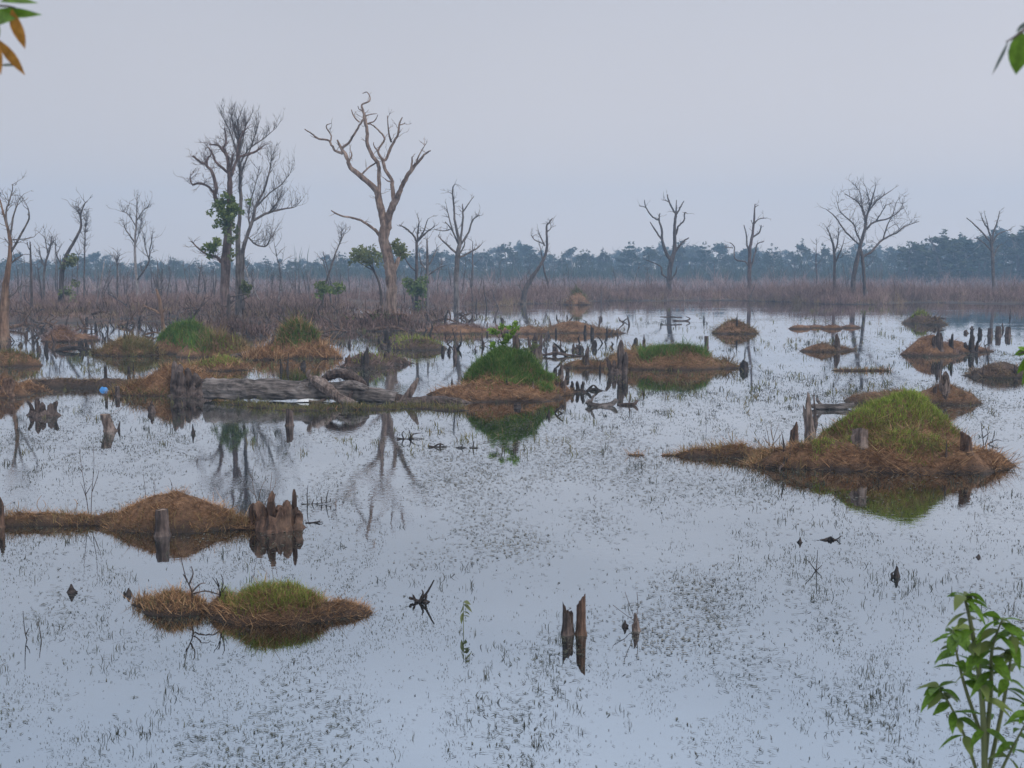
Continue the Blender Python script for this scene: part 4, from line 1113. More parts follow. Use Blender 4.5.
# ------------------------------------------------------------------ stumps and logs
def stump(px, py, w, top, label, style='jagged', mat='stump', lean=0.0, heart='heart_dark', roots=0, sit=0.0, group=None, name="tree_stump", cat="stump"):
    g0 = hit(px, py); D = g0.y; s = D / F; sit = g0.z
    R = w * .5 * s
    c = P(px, py, D + R); c = Vector((c.x, D + R, sit))
    H = max(.03, P(px, top, D + R).z - sit)
    zb = -.25
    root = thing(name, label, cat, (c.x, c.y, sit), group)
    if style == 'spike':
        n = 6; mb = MB(); pts = []; rad = []
        for i in range(n + 1):
            t = i / n
            pts.append(c + Vector((lean * s * t + random.gauss(0, .05) * R, random.gauss(0, .05) * R, H * (i - 1) / (n - 1) if i else zb)))
            rad.append(R * (1.15 - 1.0 * t ** .8) * random.uniform(.88, 1.1))
        mb.tube(pts, rad, 9, rough=.22, flute=.2); mb.build("wood", M[mat], root, False)
        if w >= 7:
            for sg in (random.choice((-1, 1)),):
                o_ = c + Vector((sg * R * random.uniform(.5, .9), random.uniform(-.4, .2) * R, 0)); hh = H * random.uniform(.25, .65)
                mb = MB(); mb.tube([o_ + Vector((0, 0, -.1)), o_, o_ + Vector((sg * R * .3, 0, hh * .6)), o_ + Vector((sg * R * random.uniform(-.4, .25), 0, hh))], [R * .5, R * .42, R * .28, R * .06], 7, rough=.25)
                mb.build("splinter", M[mat], root, False)
    else:
        N = 22 if w > 9 else 14
        ph = [random.uniform(0, 6.28) for _ in range(5)]
        def fl(a): return 1 + .10 * math.sin(3 * a + ph[0]) + .07 * math.sin(5 * a + ph[1]) + .04 * math.sin(9 * a + ph[2])
        jag = [random.random() for _ in range(N)]
        def tp(k):
            a = 2 * math.pi * k / N
            if style == 'cut': return 1 - .015 * math.sin(a + ph[3])
            if style == 'slant': return .86 + .14 * math.cos(a + ph[3]) - .04 * jag[k]
            return .72 + .20 * math.sin(a + ph[3]) * (1 if style == 'jagged' else .4) + .10 * math.sin(3 * a + ph[4]) - .22 * jag[k] ** 2
        mx = max(tp(k) for k in range(N))
        v = []; f = []
        lv = [zb / H if H else -1, 0, .08, .18, .32, .46, .6, .74, .88, 1.0]
        for li, t in enumerate(lv):
            for k in range(N):
                a = 2 * math.pi * k / N
                zt = tp(k) / mx
                z = H * t * (zt if t > 0 else 1)
                flare = 1 + .30 * math.exp(-max(t, 0) / .13) + (.12 if t < 0 else 0)
                r = R * fl(a) * flare * (1 - .12 * max(t, 0)) * random.uniform(.93, 1.05) * .88
                off = lean * s * max(z, 0) / max(H, 1e-6)
                v.append((c.x + off + r * math.cos(a), c.y + r * math.sin(a), sit + z))
        for li in range(len(lv) - 1):
            for k in range(N):
                k2 = (k + 1) % N
                f.append((li * N + k, li * N + k2, (li + 1) * N + k2, (li + 1) * N + k))
        # rim to the inside
        b0 = (len(lv) - 1) * N; b1 = len(v)
        depth = .01 if style == 'cut' else min(.35 * H, .8 * R)
        for k in range(N):
            x, y, z = v[b0 + k]; ox = c.x + lean * s
            v.append((ox + (x - ox) * .80, c.y + (y - c.y) * .80, z - depth * (.6 + .4 * jag[k])))
        for k in range(N):
            k2 = (k + 1) % N
            f.append((b0 + k, b0 + k2, b1 + k2, b1 + k))
        me = bpy.data.meshes.new("bark"); me.from_pydata(v, [], f); me.update()
        link("bark", me, M[mat], root, False)
        hv_ = [Vector(p) for p in v[b1:]]
        cen = sum(hv_, Vector()) / N + Vector((0, 0, -.25 * depth))
        me = bpy.data.meshes.new("heartwood"); me.from_pydata([tuple(p) for p in hv_] + [tuple(cen)], [], [(k, (k + 1) % N, N) for k in range(N)]); me.update()
        link("heartwood", me, M[heart], root)
    for i in range(roots):
        a = random.uniform(0, 6.28)
        dv = Vector((math.cos(a), math.sin(a), 0))
        L = R * random.uniform(1.6, 2.8)
        mb = MB()
        mb.tube([c + dv * R * .7 + Vector((0, 0, .28 * H)), c + dv * R * 1.2 + Vector((0, 0, .12 * H)), c + dv * (R + L * .6) + Vector((0, 0, .01)), c + dv * (R + L) + Vector((random.gauss(0, .2) * L, random.gauss(0, .2) * L, -.12))],
                [R * .34, R * .28, R * .2, R * .08], 7, rough=.12)
        mb.build("root", M[mat], root)
    return root

def prong_stump(px, py, w, label, prongs, mat='stump', name="tree_stump", cat="stump", sit=0.0, group=None, base_h=None):
    """base mass with upright broken prongs: (column foot, column tip, row tip, width)"""
    g0 = hit(px, py); D = g0.y; s = D / F; R = w * .5 * s; sit = g0.z
    c = Vector((P(px, py, D + R * .7).x, D + R * .7, sit))
    root = thing(name, label, cat, tuple(c), group)
    bh = (base_h or w * .35) * s
    N = 22
    ph = [random.uniform(0, 6.28) for _ in range(4)]
    v, f = [], []
    lv = [(-.25, 1.1), (0, 1.12), (.2 * bh, 1.0), (.5 * bh, .9), (.8 * bh, .84), (bh, .8), (.7 * bh, .6), (.3 * bh, .45), (.2 * bh, .05)]
    hk = [.45 + .55 * abs(math.sin(k * 1.7 + ph[0])) * random.uniform(.6, 1) + .15 * math.sin(k * .7 + ph[1]) for k in range(N)]
    for z, q in lv:
        for k in range(N):
            a = 2 * math.pi * k / N
            r = R * q * (1 + .16 * math.sin(3 * a + ph[2]) + .10 * math.sin(7 * a + ph[3])) * random.uniform(.92, 1.06)
            v.append((c.x + r * math.cos(a), c.y + r * .8 * math.sin(a), sit + (z * hk[k] if z > 0 else z)))
    for i_ in range(len(lv) - 1):
        for k in range(N):
            k2 = (k + 1) % N
            f.append((i_ * N + k, i_ * N + k2, (i_ + 1) * N + k2, (i_ + 1) * N + k))
    me = bpy.data.meshes.new("base"); me.from_pydata(v, [], f); me.update()
    link("base", me, M[mat], root, False)
    for (xf, xt, yt, ww) in prongs:
        dy = random.uniform(-.4, .4) * R
        a = P(xf, py - 1, D + R * .7 + dy); b_ = P(xt, yt, D + R * .7 + dy)
        a = Vector((a.x, a.y, sit))
        m1 = a.lerp(b_, .35) + Vector((random.gauss(0, .05), random.gauss(0, .05), 0)) * R
        m2 = a.lerp(b_, .75) + Vector((random.gauss(0, .05), random.gauss(0, .05), 0)) * R
        r = ww * .5 * s
        a0 = a - Vector((0, 0, .15))
        mb = MB(); mb.tube([a0, a, a.lerp(m1, .5), m1, m1.lerp(m2, .5), m2, a.lerp(b_, .9), b_], [r * 1.3, r * 1.2, r * 1.15, r, r * .95, r * .8, r * .6, r * .2], 9, rough=.2, flute=.16)
        mb.build("prong", M[mat], root, False)
    return root

def log(label, pts, D, mat='log_grey', ends=True, name="fallen_log", cat="log", dY=0.0, branches=(), group=None, flute=.07):
    c = P(pts[len(pts) // 2][0], pts[len(pts) // 2][1], D)
    root = thing(name, label, cat, (c.x, D, 0), group)
    def path(pp, dy, y0=0.0):
        sm = catmull([tuple(q) for q in pp], 5); W = []; R = []
        for i, (x, y, r) in enumerate(sm):
            Y = D + y0 + dy * i / (len(sm) - 1)
            W.append(P(x, y, Y)); R.append(max(.008, r * Y / F * random.uniform(.93, 1.07)))
        return W, R
    W, R = path(pts, dY)
    mb = MB(); mb.tube(W, R, 24, rough=.09, flute=flute); mb.build("trunk", M[mat], root, False)
    if ends:
        for e, e2 in ((0, 1), (-1, -2)):
            t = (W[e] - W[e2]).normalized()
            mb = MB(); mb.tube([W[e] + t * .003, W[e] + t * .012], [R[e] * .82] * 2, 12, rough=.05); mb.build("end_grain", M['heart_dark'], root)
    for b_ in branches:
        W, R = path(b_[0], b_[1], b_[2] if len(b_) > 2 else 0.0)
        mb = MB(); mb.tube(W, R, 14, rough=.12, flute=.10); mb.build("limb", M[b_[3] if len(b_) > 3 else mat], root, False)
    return root

# the great log and its pieces
log("huge grey fallen log lying in the water from the hollow stump to midstream", [(206, 388, 10), (230, 389, 10.5), (262, 389, 10.3), (295, 390, 10), (330, 391, 9), (365, 394, 8), (396, 399, 7)], 28.9,
    branches=[([(313, 379, 4), (320, 383, 6), (330, 390, 5.6), (338, 397, 4.8), (347, 401, 4.2), (356, 404, 3.0)], -.5, -.35, 'stump_pale'),
              ([(318, 380, 4.4), (309, 383, 5), (302, 386, 4.0), (297, 391, 2.0)], -.15, -.2, 'log_grey'),
              ([(320, 383, 3), (329, 376, 4.6), (340, 373, 5), (351, 376, 5), (360, 381, 4.2), (366, 386, 2.0)], -.2, -.15, 'stump'),
              ([(330, 391, 4.4), (344, 385, 4.4), (356, 385, 3.8), (368, 389, 2.0)], -.3, -.25, 'log_grey'),
              ([(312, 380, 2.4), (308, 374, 2.2), (310, 370, 1.0)], -.1, -.3, 'stump_pale'),
              ([(326, 399, 1.4), (318, 402, 1.6), (309, 401, 1.2)], -.1, -.5, 'stump'),
              ([(343, 401, 3.0), (349, 397, 2.6), (352, 392, 1.4)], -.1, -.6, 'stump'),
              ([(395, 399, 5.5), (401, 400, 5), (403, 402, 3)], .1, .0, 'stump')], dY=-.3)
log("forked brown limb leaning up out of the water at the log's right end", [(399, 407, 4.6), (405, 400, 4.2), (411, 391, 3.6), (415, 384, 2.6), (418, 378, 1.0)], 28.6, mat='stump_pale', ends=False, name="broken_limb", cat="limb",
    branches=[([(399, 406, 3.0), (396, 403, 2.4), (391, 401, 1.2)], .1, -.1)])
log("tapering dark log half sunk right of the great fallen log", [(404, 403, 4.6), (425, 402, 5.6), (445, 402, 5.6), (462, 404, 4.6), (476, 407, 2.8), (486, 410, 1.2)], 28.4, mat='stump', dY=-.2)
log("small weathered log with upturned ends right of the green cone", [(587, 401, 3), (592, 405, 2.8), (602, 406, 2.6), (612, 404, 2.6), (617, 399, 1.6)], 27.6, mat='log_grey', ends=False,
    branches=[([(590, 404, 1.6), (593, 397, 1.2), (595, 394, .5)], 0)])
log("short crooked driftwood branch beside the small weathered log", [(617, 405, .9), (626, 404, 1.4), (634, 404, 1.6), (638, 400, 1.0)], 27.8, mat='stump', ends=False, name="driftwood", cat="driftwood",
    branches=[([(629, 404, .8), (630, 396, .5), (629, 391, .2)], 0)])
log("long thin driftwood branch behind the green cone mound", [(539, 355.5, 1), (550, 354, 1.4), (557, 353, 1.6), (568, 355, 1.2), (582, 356, .6)], 44, mat='stump', ends=False, name="driftwood", cat="driftwood",
    branches=[([(541, 358.5, .8), (552, 358, 1), (557, 354, 1)], 0)])
log("grey log lying behind the big mound's tall leaning post", [(812, 406, 2.2), (822, 407, 3.2), (838, 407, 3.4), (854, 405, 2.4)], 27, mat='log_grey',
    branches=[([(822, 405, 1.2), (818, 401, 1.6), (817, 397, 1.0)], 0)])
log("dark arched dead branch lying in shallow water at left", [(54, 354, 1.4), (58, 351, 1.9), (66, 348.5, 2.0), (76, 348, 1.9), (86, 349, 1.8), (95, 350.5, 1.5), (105, 352, 1.0)], 46.8, mat='stump_black', ends=False, name="driftwood", cat="branch",
    branches=[([(80, 357, 1.6), (82, 348, 1.8), (81, 341, 1.2)], 0), ([(83, 350, 1.2), (88, 355, 1.0), (92, 358, .5)], 0)])
log("dark driftwood pole leaning on the twin trunk mound", [(230, 357, 2.2), (246, 354, 2.4), (262, 350, 2.2), (270, 344, 1.8), (274, 338, .8)], 43, mat='stump', ends=True, name="driftwood", cat="log")
log("pale curved driftwood arch in far open water right of centre", [(672, 320, .5), (681, 321, .8), (687, 320.5, .8), (690, 318.5, .6), (686, 316.5, .3)], 76, mat='stump', ends=False, name="driftwood", cat="driftwood",
    branches=[([(660, 317, .5), (672, 317, .7), (682, 317.5, .7)], 0)])
log("dark dead branch across weedy strip right of the big bare tree", [(430, 335, 1), (445, 332, 1.5), (456, 331, 1.3), (464, 327, .6)], 62, mat='stump_black', ends=False, name="driftwood", cat="driftwood")
log("driftwood sticks jutting from the far islet with green tuft", [(934, 316, .8), (938, 320, 1), (944, 325, .6)], 71, mat='stump', ends=False, name="driftwood", cat="driftwood",
    branches=[([(930, 318, .6), (940, 318, .8), (946, 319, .4)], 0)])
log("straight sunken stick floating right of the mound with tall grey stump", [(878, 402, .6), (884, 401, .8), (892, 401, .5)], 28, mat='stump', ends=False, name="driftwood", cat="driftwood")
log("dark forked stick poking from the water below the green cone", [(555, 413, .8), (558, 409, 1.0), (563, 405, .6)], 26.2, mat='stump_black', ends=False, name="dead_stick", cat="stick",
    branches=[([(557, 410, .6), (562, 413, .7), (565, 414, .4)], 0)])

# hollow stump at the log's left end
prong_stump(193, 397, 36, "large hollow grey stump with slanting broken rim at the log's left end",
            [(176, 174, 361, 9), (181, 180, 364, 10), (188, 188, 368, 10), (195, 195, 373, 10), (201, 202, 379, 9), (208, 209, 386, 6)], mat='stump', base_h=17)
prong_stump(43, 417, 30, "split stump with three leaning prongs standing in water at left",
            [(35, 27, 400, 4), (39, 37, 397, 7), (43, 42, 402, 6), (51, 57, 401, 7), (50, 51, 403, 5)], mat='stump', base_h=7)
stump(110, 432, 12, 414, "sawn grey stump leaning left in the water below the blue bag", 'cut', 'stump_pale', lean=-5, heart='heart')
stump(118, 430, 4, 421, "little dark spike touching the leaning sawn stump", 'spike', 'stump_black', lean=2)
stump(152, 413, 8, 401, "small dark cone stump alone in water left of the fallen log", 'spike', 'stump')
stump(117.5, 397, 5.5, 386, "short round post with leaning twig right of the blue bag", 'cut', 'stump', heart='heart')
stump(106, 379, 3.6, 364, "thin dark post on the mud ridge behind the blue bag", 'jagged', 'stump_black')
stump(129, 378, 3.8, 365, "left one of two dark posts on the mud ridge", 'jagged', 'stump_black')
stump(133.5, 377, 2.6, 362, "right thinner one of two dark posts on the mud ridge", 'spike', 'stump_black')
stump(157, 353, 5, 345, "dark stub at the left foot of the smooth green hump", 'jagged', 'stump_black')
stump(125, 341, 4, 334, "dark nub on top of the brown mound at left", 'jagged', 'stump_black', sit=.4)
stump(96, 331, 3.2, 321, "short black post in bright water near the left snag", 'jagged', 'stump_black')
stump(193, 434, 4, 424, "tiny dark reed stub in water below the hollow stump", 'spike', 'stump_black')
prong_stump(6, 396, 24, "broad reddish stump broken off at the left edge", [(0, -1, 374, 9), (5, 5, 378, 8), (10, 10, 377, 8)], mat='stump_red', base_h=12)
stump(1, 528, 9, 497, "reddish stump cut by the left edge on the straw bank", 'jagged', 'stump_red')
stump(162.5, 537, 16, 509, "sawn dark stump with flat pale top before the straw mound", 'cut', 'stump', heart='heart')
prong_stump(276, 532, 46, "ragged brown rotten stump mass with two tall prongs at lower left",
            [(262, 258, 501, 14), (270, 272, 491, 10), (278, 279, 505, 14), (286, 287, 500, 12), (294, 294, 489, 6), (256, 253, 503, 10), (298, 299, 510, 8)], mat='stump_red', base_h=24)
stump(290, 426, 9, 408, "squared stump standing in the water below the white scrap", 'slant', 'stump', heart='heart')
stump(365, 368, 8.5, 347, "tall black stump with a bite out of its top on muddy islet", 'jagged', 'stump_black')
stump(348, 366, 7, 352, "shorter brown stump left of the black bitten stump", 'jagged', 'stump_red')
stump(386, 359, 5, 351, "small stub at the right end of the muddy islet", 'jagged', 'stump')
stump(281, 370, 3.6, 359, "left one of two thin sticks below the green and tan mound", 'spike', 'stump_black')
stump(287, 370, 3.4, 353, "right taller one of two thin sticks below the green and tan mound", 'spike', 'stump_black', lean=2)
stump(303, 367, 6, 360, "low split stub right of the two thin sticks", 'jagged', 'stump_black')
stump(386.5, 343, 6, 331, "black block of a stump in front of the big bare tree", 'cut', 'stump_black')
stump(443, 353, 4, 345, "left one of a pair of dark stubs right of the tan islet", 'jagged', 'stump_black')
stump(449, 353, 4, 346, "right one of a pair of dark stubs right of the tan islet", 'jagged', 'stump_black')
stump(455, 357, 4.4, 342, "slim dark post beside the pair of dark stubs", 'jagged', 'stump')
stump(452, 384, 2.6, 377, "tiny peg in water left of the green cone's foot", 'spike', 'stump_black')
stump(515.5, 352, 7.5, 335, "rounded stump rising behind the sapling on the green cone", 'cut', 'stump')
prong_stump(536, 358, 13, "jagged dark stump behind the right shoulder of the green cone", [(531, 528, 337, 4), (535, 536, 332, 5), (539, 542, 334, 4)], mat='stump', base_h=12)
stump(484, 346, 4, 332, "slim leaning snag left behind the green cone", 'spike', 'stump', lean=-3)
stump(587, 367, 8.5, 351, "left leaning stump on low mud between cone and long mound", 'jagged', 'stump', lean=-3)
prong_stump(616, 375, 17, "jagged stump group with one tall block at the long mound's left end", [(613, 606, 357, 5), (621, 621, 340, 9), (616, 614, 360, 5), (625, 626, 352, 5)], mat='stump', base_h=9)
stump(644, 352, 4, 334, "tall thin post standing behind the long grassy mound", 'jagged', 'stump_pale')
stump(600, 373, 3.2, 361, "thin dark peg between leaning stump and jagged group", 'spike', 'stump_black')
stump(555, 374, 5, 367, "low dark stub, leftmost at the right foot of the green cone", 'jagged', 'stump_black', sit=.25)
stump(560.7, 377, 6, 364, "tall dark stump with brown cap at the green cone's right foot", 'jagged', 'stump')
stump(567.5, 377, 4.6, 368, "small dark stub rightmost behind the capped stump", 'jagged', 'stump_black')
stump(556.6, 388, 5, 379, "small stub on the brown skirt of the green cone", 'jagged', 'stump')
stump(563, 392, 7.5, 377, "broken stump at the waterline right of the green cone", 'jagged', 'stump')
prong_stump(578, 393, 15, "cluster of four dark prongs in water right of the green cone", [(573, 572, 381, 4), (578, 577, 381, 4), (582, 583, 381, 4), (586, 593, 385, 3)], mat='stump_black', base_h=3)
log("low dark splintered branch in water beside the prong cluster", [(588, 391, 1.0), (594, 389.5, 1.8), (600, 391, 1.8), (604, 391.5, .8)], 31.2, mat='stump_black', ends=False, name="driftwood", cat="driftwood", branches=[([(598, 390, 1.2), (595, 386, .9), (592, 385, .4)], 0)])
stump(517, 408, 8, 402, "low black lump in water before the green cone", 'jagged', 'stump_black')
stump(549, 416, 4, 409, "tiny black stub in water left of the forked stick", 'spike', 'stump_black')
stump(507, 386, 3.6, 378, "small dark peg on the front slope of the green cone", 'spike', 'stump_black', sit=.12)
stump(533, 389, 3.6, 381, "pale peg on the brown skirt of the green cone", 'spike', 'stump_pale', sit=.1)
stump(744, 370, 10, 359, "square dark stump at the long mound's right tip", 'jagged', 'stump_black')
stump(706.5, 348, 4.4, 336, "short post alone in open water right of the long mound", 'cut', 'stump')
stump(585, 334, 3.4, 325, "leftmost of three far stubs in the brushy strip", 'jagged', 'stump_black')
stump(592, 335.5, 4.2, 324, "middle and widest of three far stubs by the brushy strip", 'jagged', 'stump_black')
stump(607, 335, 3.2, 326, "rightmost of three far stubs by the brushy strip", 'spike', 'stump_black')
stump(737, 327, 3, 313, "thin dark post on the smooth tan mound", 'spike', 'stump_black', sit=.1)
stump(704, 322, 2.2, 315, "thin far peg left of the smooth tan mound", 'spike', 'stump_black')
stump(837, 350, 7, 333, "upright stump at the right end of the flat mud islet", 'jagged', 'stump')
stump(940, 352, 7.5, 327, "tallest stump on the dark rooty mound", 'jagged', 'stump', sit=.1)
stump(934, 348, 6, 332, "shorter stump left of the tallest on the rooty mound", 'jagged', 'stump', sit=.1)
stump(951, 348, 5.4, 332, "stump right of the tallest on the rooty mound", 'jagged', 'stump_black', sit=.1)
prong_stump(970, 352, 12, "forked dark stump at the right end of the rooty mound", [(966, 965, 342, 4), (971, 972, 333, 6), (976, 978, 340, 3)], mat='stump_black', base_h=4)
stump(980, 335, 4.6, 327, "leftmost of four blunt stumps in far water at right", 'jagged', 'stump_black')
stump(990, 336, 6, 328, "second from left of four blunt stumps in far water", 'cut', 'stump')
stump(998, 336, 6, 326, "third from left of four blunt stumps in far water", 'cut', 'stump')
stump(1007.6, 336, 6.4, 326.5, "rightmost of four blunt stumps in far water at right", 'slant', 'stump')
stump(1010, 318, 1.8, 309, "thin far stick near the right edge", 'spike', 'stump_black')
stump(944, 396, 13, 369, "tall grey fluted stump on the bare mound behind the big one", 'jagged', 'stump_pale', sit=.2)
stump(945, 402, 7, 388, "dark broken stub in front of the tall grey fluted stump", 'jagged', 'stump', sit=.06)
stump(935, 395, 5, 384, "small stub left of the tall grey fluted stump", 'jagged', 'stump', sit=.2)
stump(1016, 377, 5.4, 363, "stump on the brown mound at the right edge", 'jagged', 'stump')
stump(983, 376, 3, 364, "small peg at the left of the brown right edge mound", 'spike', 'stump', sit=.05)
stump(866.5, 303, 2.6, 289, "white bleached stub beside the spreading tree's right trunk", 'jagged', 'bark_pale')
# stumps of the big mound
stump(810, 436, 11, 391, "tall weathered post leaning left on the big mound's left end", 'jagged', 'stump_pale', lean=-6, sit=.28)
stump(816, 424, 5.4, 393, "thin splinter post close behind the tall leaning post", 'spike', 'stump', lean=-3, sit=.28)
stump(794, 444, 10, 421, "reddish stump left of the tall leaning post", 'jagged', 'stump_red', sit=.16)
stump(786, 467, 11, 450, "dark low stump at the big mound's left waterline", 'jagged', 'stump', roots=1)
stump(785, 452, 4, 434, "small slanting stick left of the reddish stump", 'spike', 'stump', lean=-3, sit=.08)
stump(859, 448, 19, 427, "round rotten stump sunk in the big mound's grass", 'slant', 'stump_pale', sit=.42, lean=2)
stump(967, 455, 13, 431, "dark broken stump at the big mound's right end", 'slant', 'stump_red', sit=.16, lean=-2)
stump(946, 460, 3.4, 441, "thin stick in the big mound's right hand litter", 'spike', 'stump', sit=.12)
# small dark things in the near water
def wet_spike(px, py, w, top, label): return stump(px, py, w, top, label, 'spike', 'stump_black')
wet_spike(71.5, 594, 10, 584, "small black spike in water at bottom left, left of its twin")
wet_spike(129, 596, 9, 588, "small black spike beside the ragged tussock")
wet_spike(896.5, 578, 9, 566, "small black pointed stub in the lower right water")
wet_spike(978.5, 558, 6, 554, "flat black lump floating near the right edge")
wet_spike(800, 543, 5, 537, "tiny black lump left of floating debris at lower right")
stump(567.5, 636, 13, 601, "left darker one of two posts at the bottom centre", 'jagged', 'stump')
stump(581, 636, 11, 593, "right taller orange post of the two at the bottom centre", 'slant', 'stump_red', heart='heart')
stump(637, 632, 10, 613, "small pointed stump right of the two bottom posts", 'spike', 'stump_pale', lean=-2)
stump(625, 628, 7, 620, "tiny dark stub between bottom posts and pointed stump", 'spike', 'stump_black')

# ------------------------------------------------------------------ twigs, weeds and sprigs
def twig_plant(label, py, stems, mat='stump', r=.6, name="dead_twig", cat="twig", leaves=None, leafmat='leaf', D=None, group=None):
    x0 = stems[0][0][0]
    Dd = D or hit(x0, py).y
    root = thing(name, label, cat, (P(x0, py, Dd).x, Dd, 0), group)
    tips = []
    for st in stems:
        W = [P(x, y, Dd + random.uniform(-.02, .02)) for x, y in catmull([tuple(q) for q in st], 4)]
        n = len(W)
        mb = MB(); mb.tube(W, [max(.0025, r * Dd / F * (1 - .7 * i / n)) for i in range(n)], 5); mb.build("stem", M[mat], root)
        tips += W[n // 3:]
    if leaves:
        for _ in range(leaves[0]):
            p = random.choice(tips); sz = leaves[1] * Dd / F
            d = Vector((random.gauss(0, 1), random.gauss(0, 1), random.gauss(.1, .6))).normalized()
            leaf(root, p, d, sz * random.uniform(.7, 1.3), sz * .28, leafmat)
    return root

def leaf(parent, p, d, L, w, mat, name="leaf", up=None, droop=.25):
    """one leaf blade, folded along its midrib, with a short stalk"""
    up = up or Vector((random.gauss(0, .4), random.gauss(0, .4), 1))
    s = d.cross(up)
    if s.length < 1e-4: s = d.orthogonal()
    s.normalize(); nrm = s.cross(d).normalized()
    prof = [(0, .02), (.12, .45), (.28, .85), (.45, 1), (.62, .88), (.78, .6), (.9, .28), (1, .02)]
    v, f = [], []
    for t, k in prof:
        c = p + d * (L * t) - Vector((0, 0, 1)) * (droop * L * t * t)
        v += [tuple(c + s * w * k + nrm * w * k * .35), tuple(c), tuple(c - s * w * k + nrm * w * k * .35)]
    for i in range(len(prof) - 1):
        a = i * 3
        f += [(a, a + 1, a + 4, a + 3), (a + 1, a + 2, a + 5, a + 4)]
    me = bpy.data.meshes.new(name); me.from_pydata(v, [], f); me.update()
    return link(name, me, M[mat], parent, True)

twig_plant("tall thin leafless weed with two stems behind the left straw bank", 514,
           [[(89, 516), (86, 495), (82, 470), (79, 446)], [(91, 516), (92, 490), (94, 466), (93, 443)], [(87, 500), (83, 488), (80, 482)], [(92, 492), (97, 478), (99, 470)], [(82, 472), (78, 466)], [(86, 494), (92, 484)]], 'stump', .45, name="dry_weed", cat="weed")
twig_plant("bare crooked branch rising from the small ragged tussock", 604,
           [[(191, 606), (192, 592), (186, 578), (181, 558)], [(189, 584), (193, 574), (191, 566)], [(192, 594), (205, 591), (218, 594), (231, 597)], [(187, 580), (183, 574)], [(193, 591), (200, 584), (206, 583)]], 'stump', 1.0, name="dead_branch", cat="branch")
twig_plant("dark broken twigs left of the green fringed mound", 600,
           [[(220, 600), (219, 588), (212, 577)], [(220, 596), (223, 582), (221, 574)], [(219, 586), (216, 578)], [(222, 592), (226, 586)]], 'stump_black', .8)
twig_plant("floating black debris clump in the lower right water", 540, [[(820, 540.5), (828, 539), (836, 539.5), (841, 536)], [(824, 541), (831, 537), (833, 540)], [(812, 541), (824, 540.5)], [(829, 540), (835, 541.5), (838, 540)], [(826, 539), (830, 538), (834, 538.5)]], 'stump_black', 1.3, name="floating_debris", cat="debris")
twig_plant("tangled black twigs floating below the log's right end", 439, [[(397, 438), (406, 439), (416, 438), (424, 439)], [(404, 439), (402, 434), (404, 431)], [(409, 439), (414, 434), (421, 433)], [(400, 440), (412, 441)], [(415, 447), (411, 445), (406, 446)], [(411, 438), (409, 430)]], 'stump_black', .9, name="floating_debris", cat="debris")
twig_plant("dark floating debris right of the tangled black twigs", 447, [[(429, 446), (437, 447), (447, 446)], [(434, 447), (439, 444), (444, 445)], [(438, 447), (446, 448), (450, 447)], [(440, 446), (441, 443)]], 'stump_black', 1.1, name="floating_debris", cat="debris")
twig_plant("small dark floating clump further right of the floating debris", 448, [[(456, 448), (462, 447), (468, 448.5)], [(461, 448), (463, 444)], [(473, 447), (474, 441)], [(470, 448), (478, 447.5)]], 'stump_black', .9, name="floating_debris", cat="debris")
twig_plant("dark thin weeds right of the ragged rotten stump", 504, [[(308, 505), (307, 496), (308, 485)], [(301, 504), (312, 504), (322, 503), (330, 502)], [(326, 503), (327, 496), (328, 491)], [(322, 503), (321, 497)], [(312, 504), (314, 499)], [(330, 502), (331, 498)]], 'stump_black', .7, name="dry_weed", cat="weed")
twig_plant("dark waterlogged stick floating right of the ragged rotten stump", 523, [[(306, 523), (314, 522.5), (323, 522)], [(316, 522.5), (320, 521)]], 'stump_black', 1.1, name="floating_debris", cat="debris")
twig_plant("low black snag with a slanting twig at the bottom centre", 602, [[(410, 598), (416, 600), (423, 602), (429, 601)], [(419, 604), (421, 598), (423, 593), (422, 590)], [(424, 603), (426, 598), (427, 595)], [(416, 602), (414, 597), (413, 595)], [(421, 600), (428, 591), (434, 580)], [(418, 603), (424, 600), (430, 602)]], 'stump_black', 1.7, name="dead_snag", cat="snag")
twig_plant("pair of dark sticks rising at the bottom left corner", 640,
           [[(31, 652), (25, 632), (23, 611)], [(43, 650), (40, 632), (38, 621)], [(26, 634), (29, 628)]], 'stump_black', .7)
twig_plant("small green sprout standing in the bottom centre water", 632, [[(463.5, 634), (463.5, 616), (463.5, 602)]], 'leaf_dim', .5, name="sprout", cat="plant", leaves=(7, 9), leafmat='leaf_dim')
twig_plant("slender twigs springing from the pointed stump at the bottom", 626, [[(636, 622), (630, 606), (625, 592)], [(636, 622), (622, 612), (613, 605)], [(636, 620), (638, 606), (637, 592)]], 'stump', .35)
twig_plant("thin spiky twigs in water at lower right left of the stub", 571, [[(816, 572), (817, 560), (817.6, 550)], [(816, 571), (810, 563), (806, 559)], [(816, 571), (822, 565)]], 'stump_black', .6)
twig_plant("bare twiggy bush at the big mound's left end", 452,
           [[(771, 453), (769, 440), (766, 427)], [(771, 453), (774, 438), (779, 424)], [(770, 446), (763, 436)], [(772, 446), (780, 436), (784, 430)], [(773, 440), (771, 430), (772, 422)], [(771, 450), (762, 446), (758, 440)]], 'stump_red', .45)
twig_plant("dark spindly twigs in water right of the big mound", 444,
           [[(984, 447), (982, 432), (981, 421)], [(984, 447), (988, 436), (986, 428)], [(986, 445), (996, 440), (1002, 441)], [(992, 443), (994, 434)], [(983, 438), (990, 432)]], 'stump_black', .6)
twig_plant("thin dead stick in the water by the dark rooty mound", 362, [[(988, 362), (987, 352), (984, 344), (986, 338)], [(985, 346), (990, 342)]], 'stump_black', .6, name="dead_stick", cat="stick")
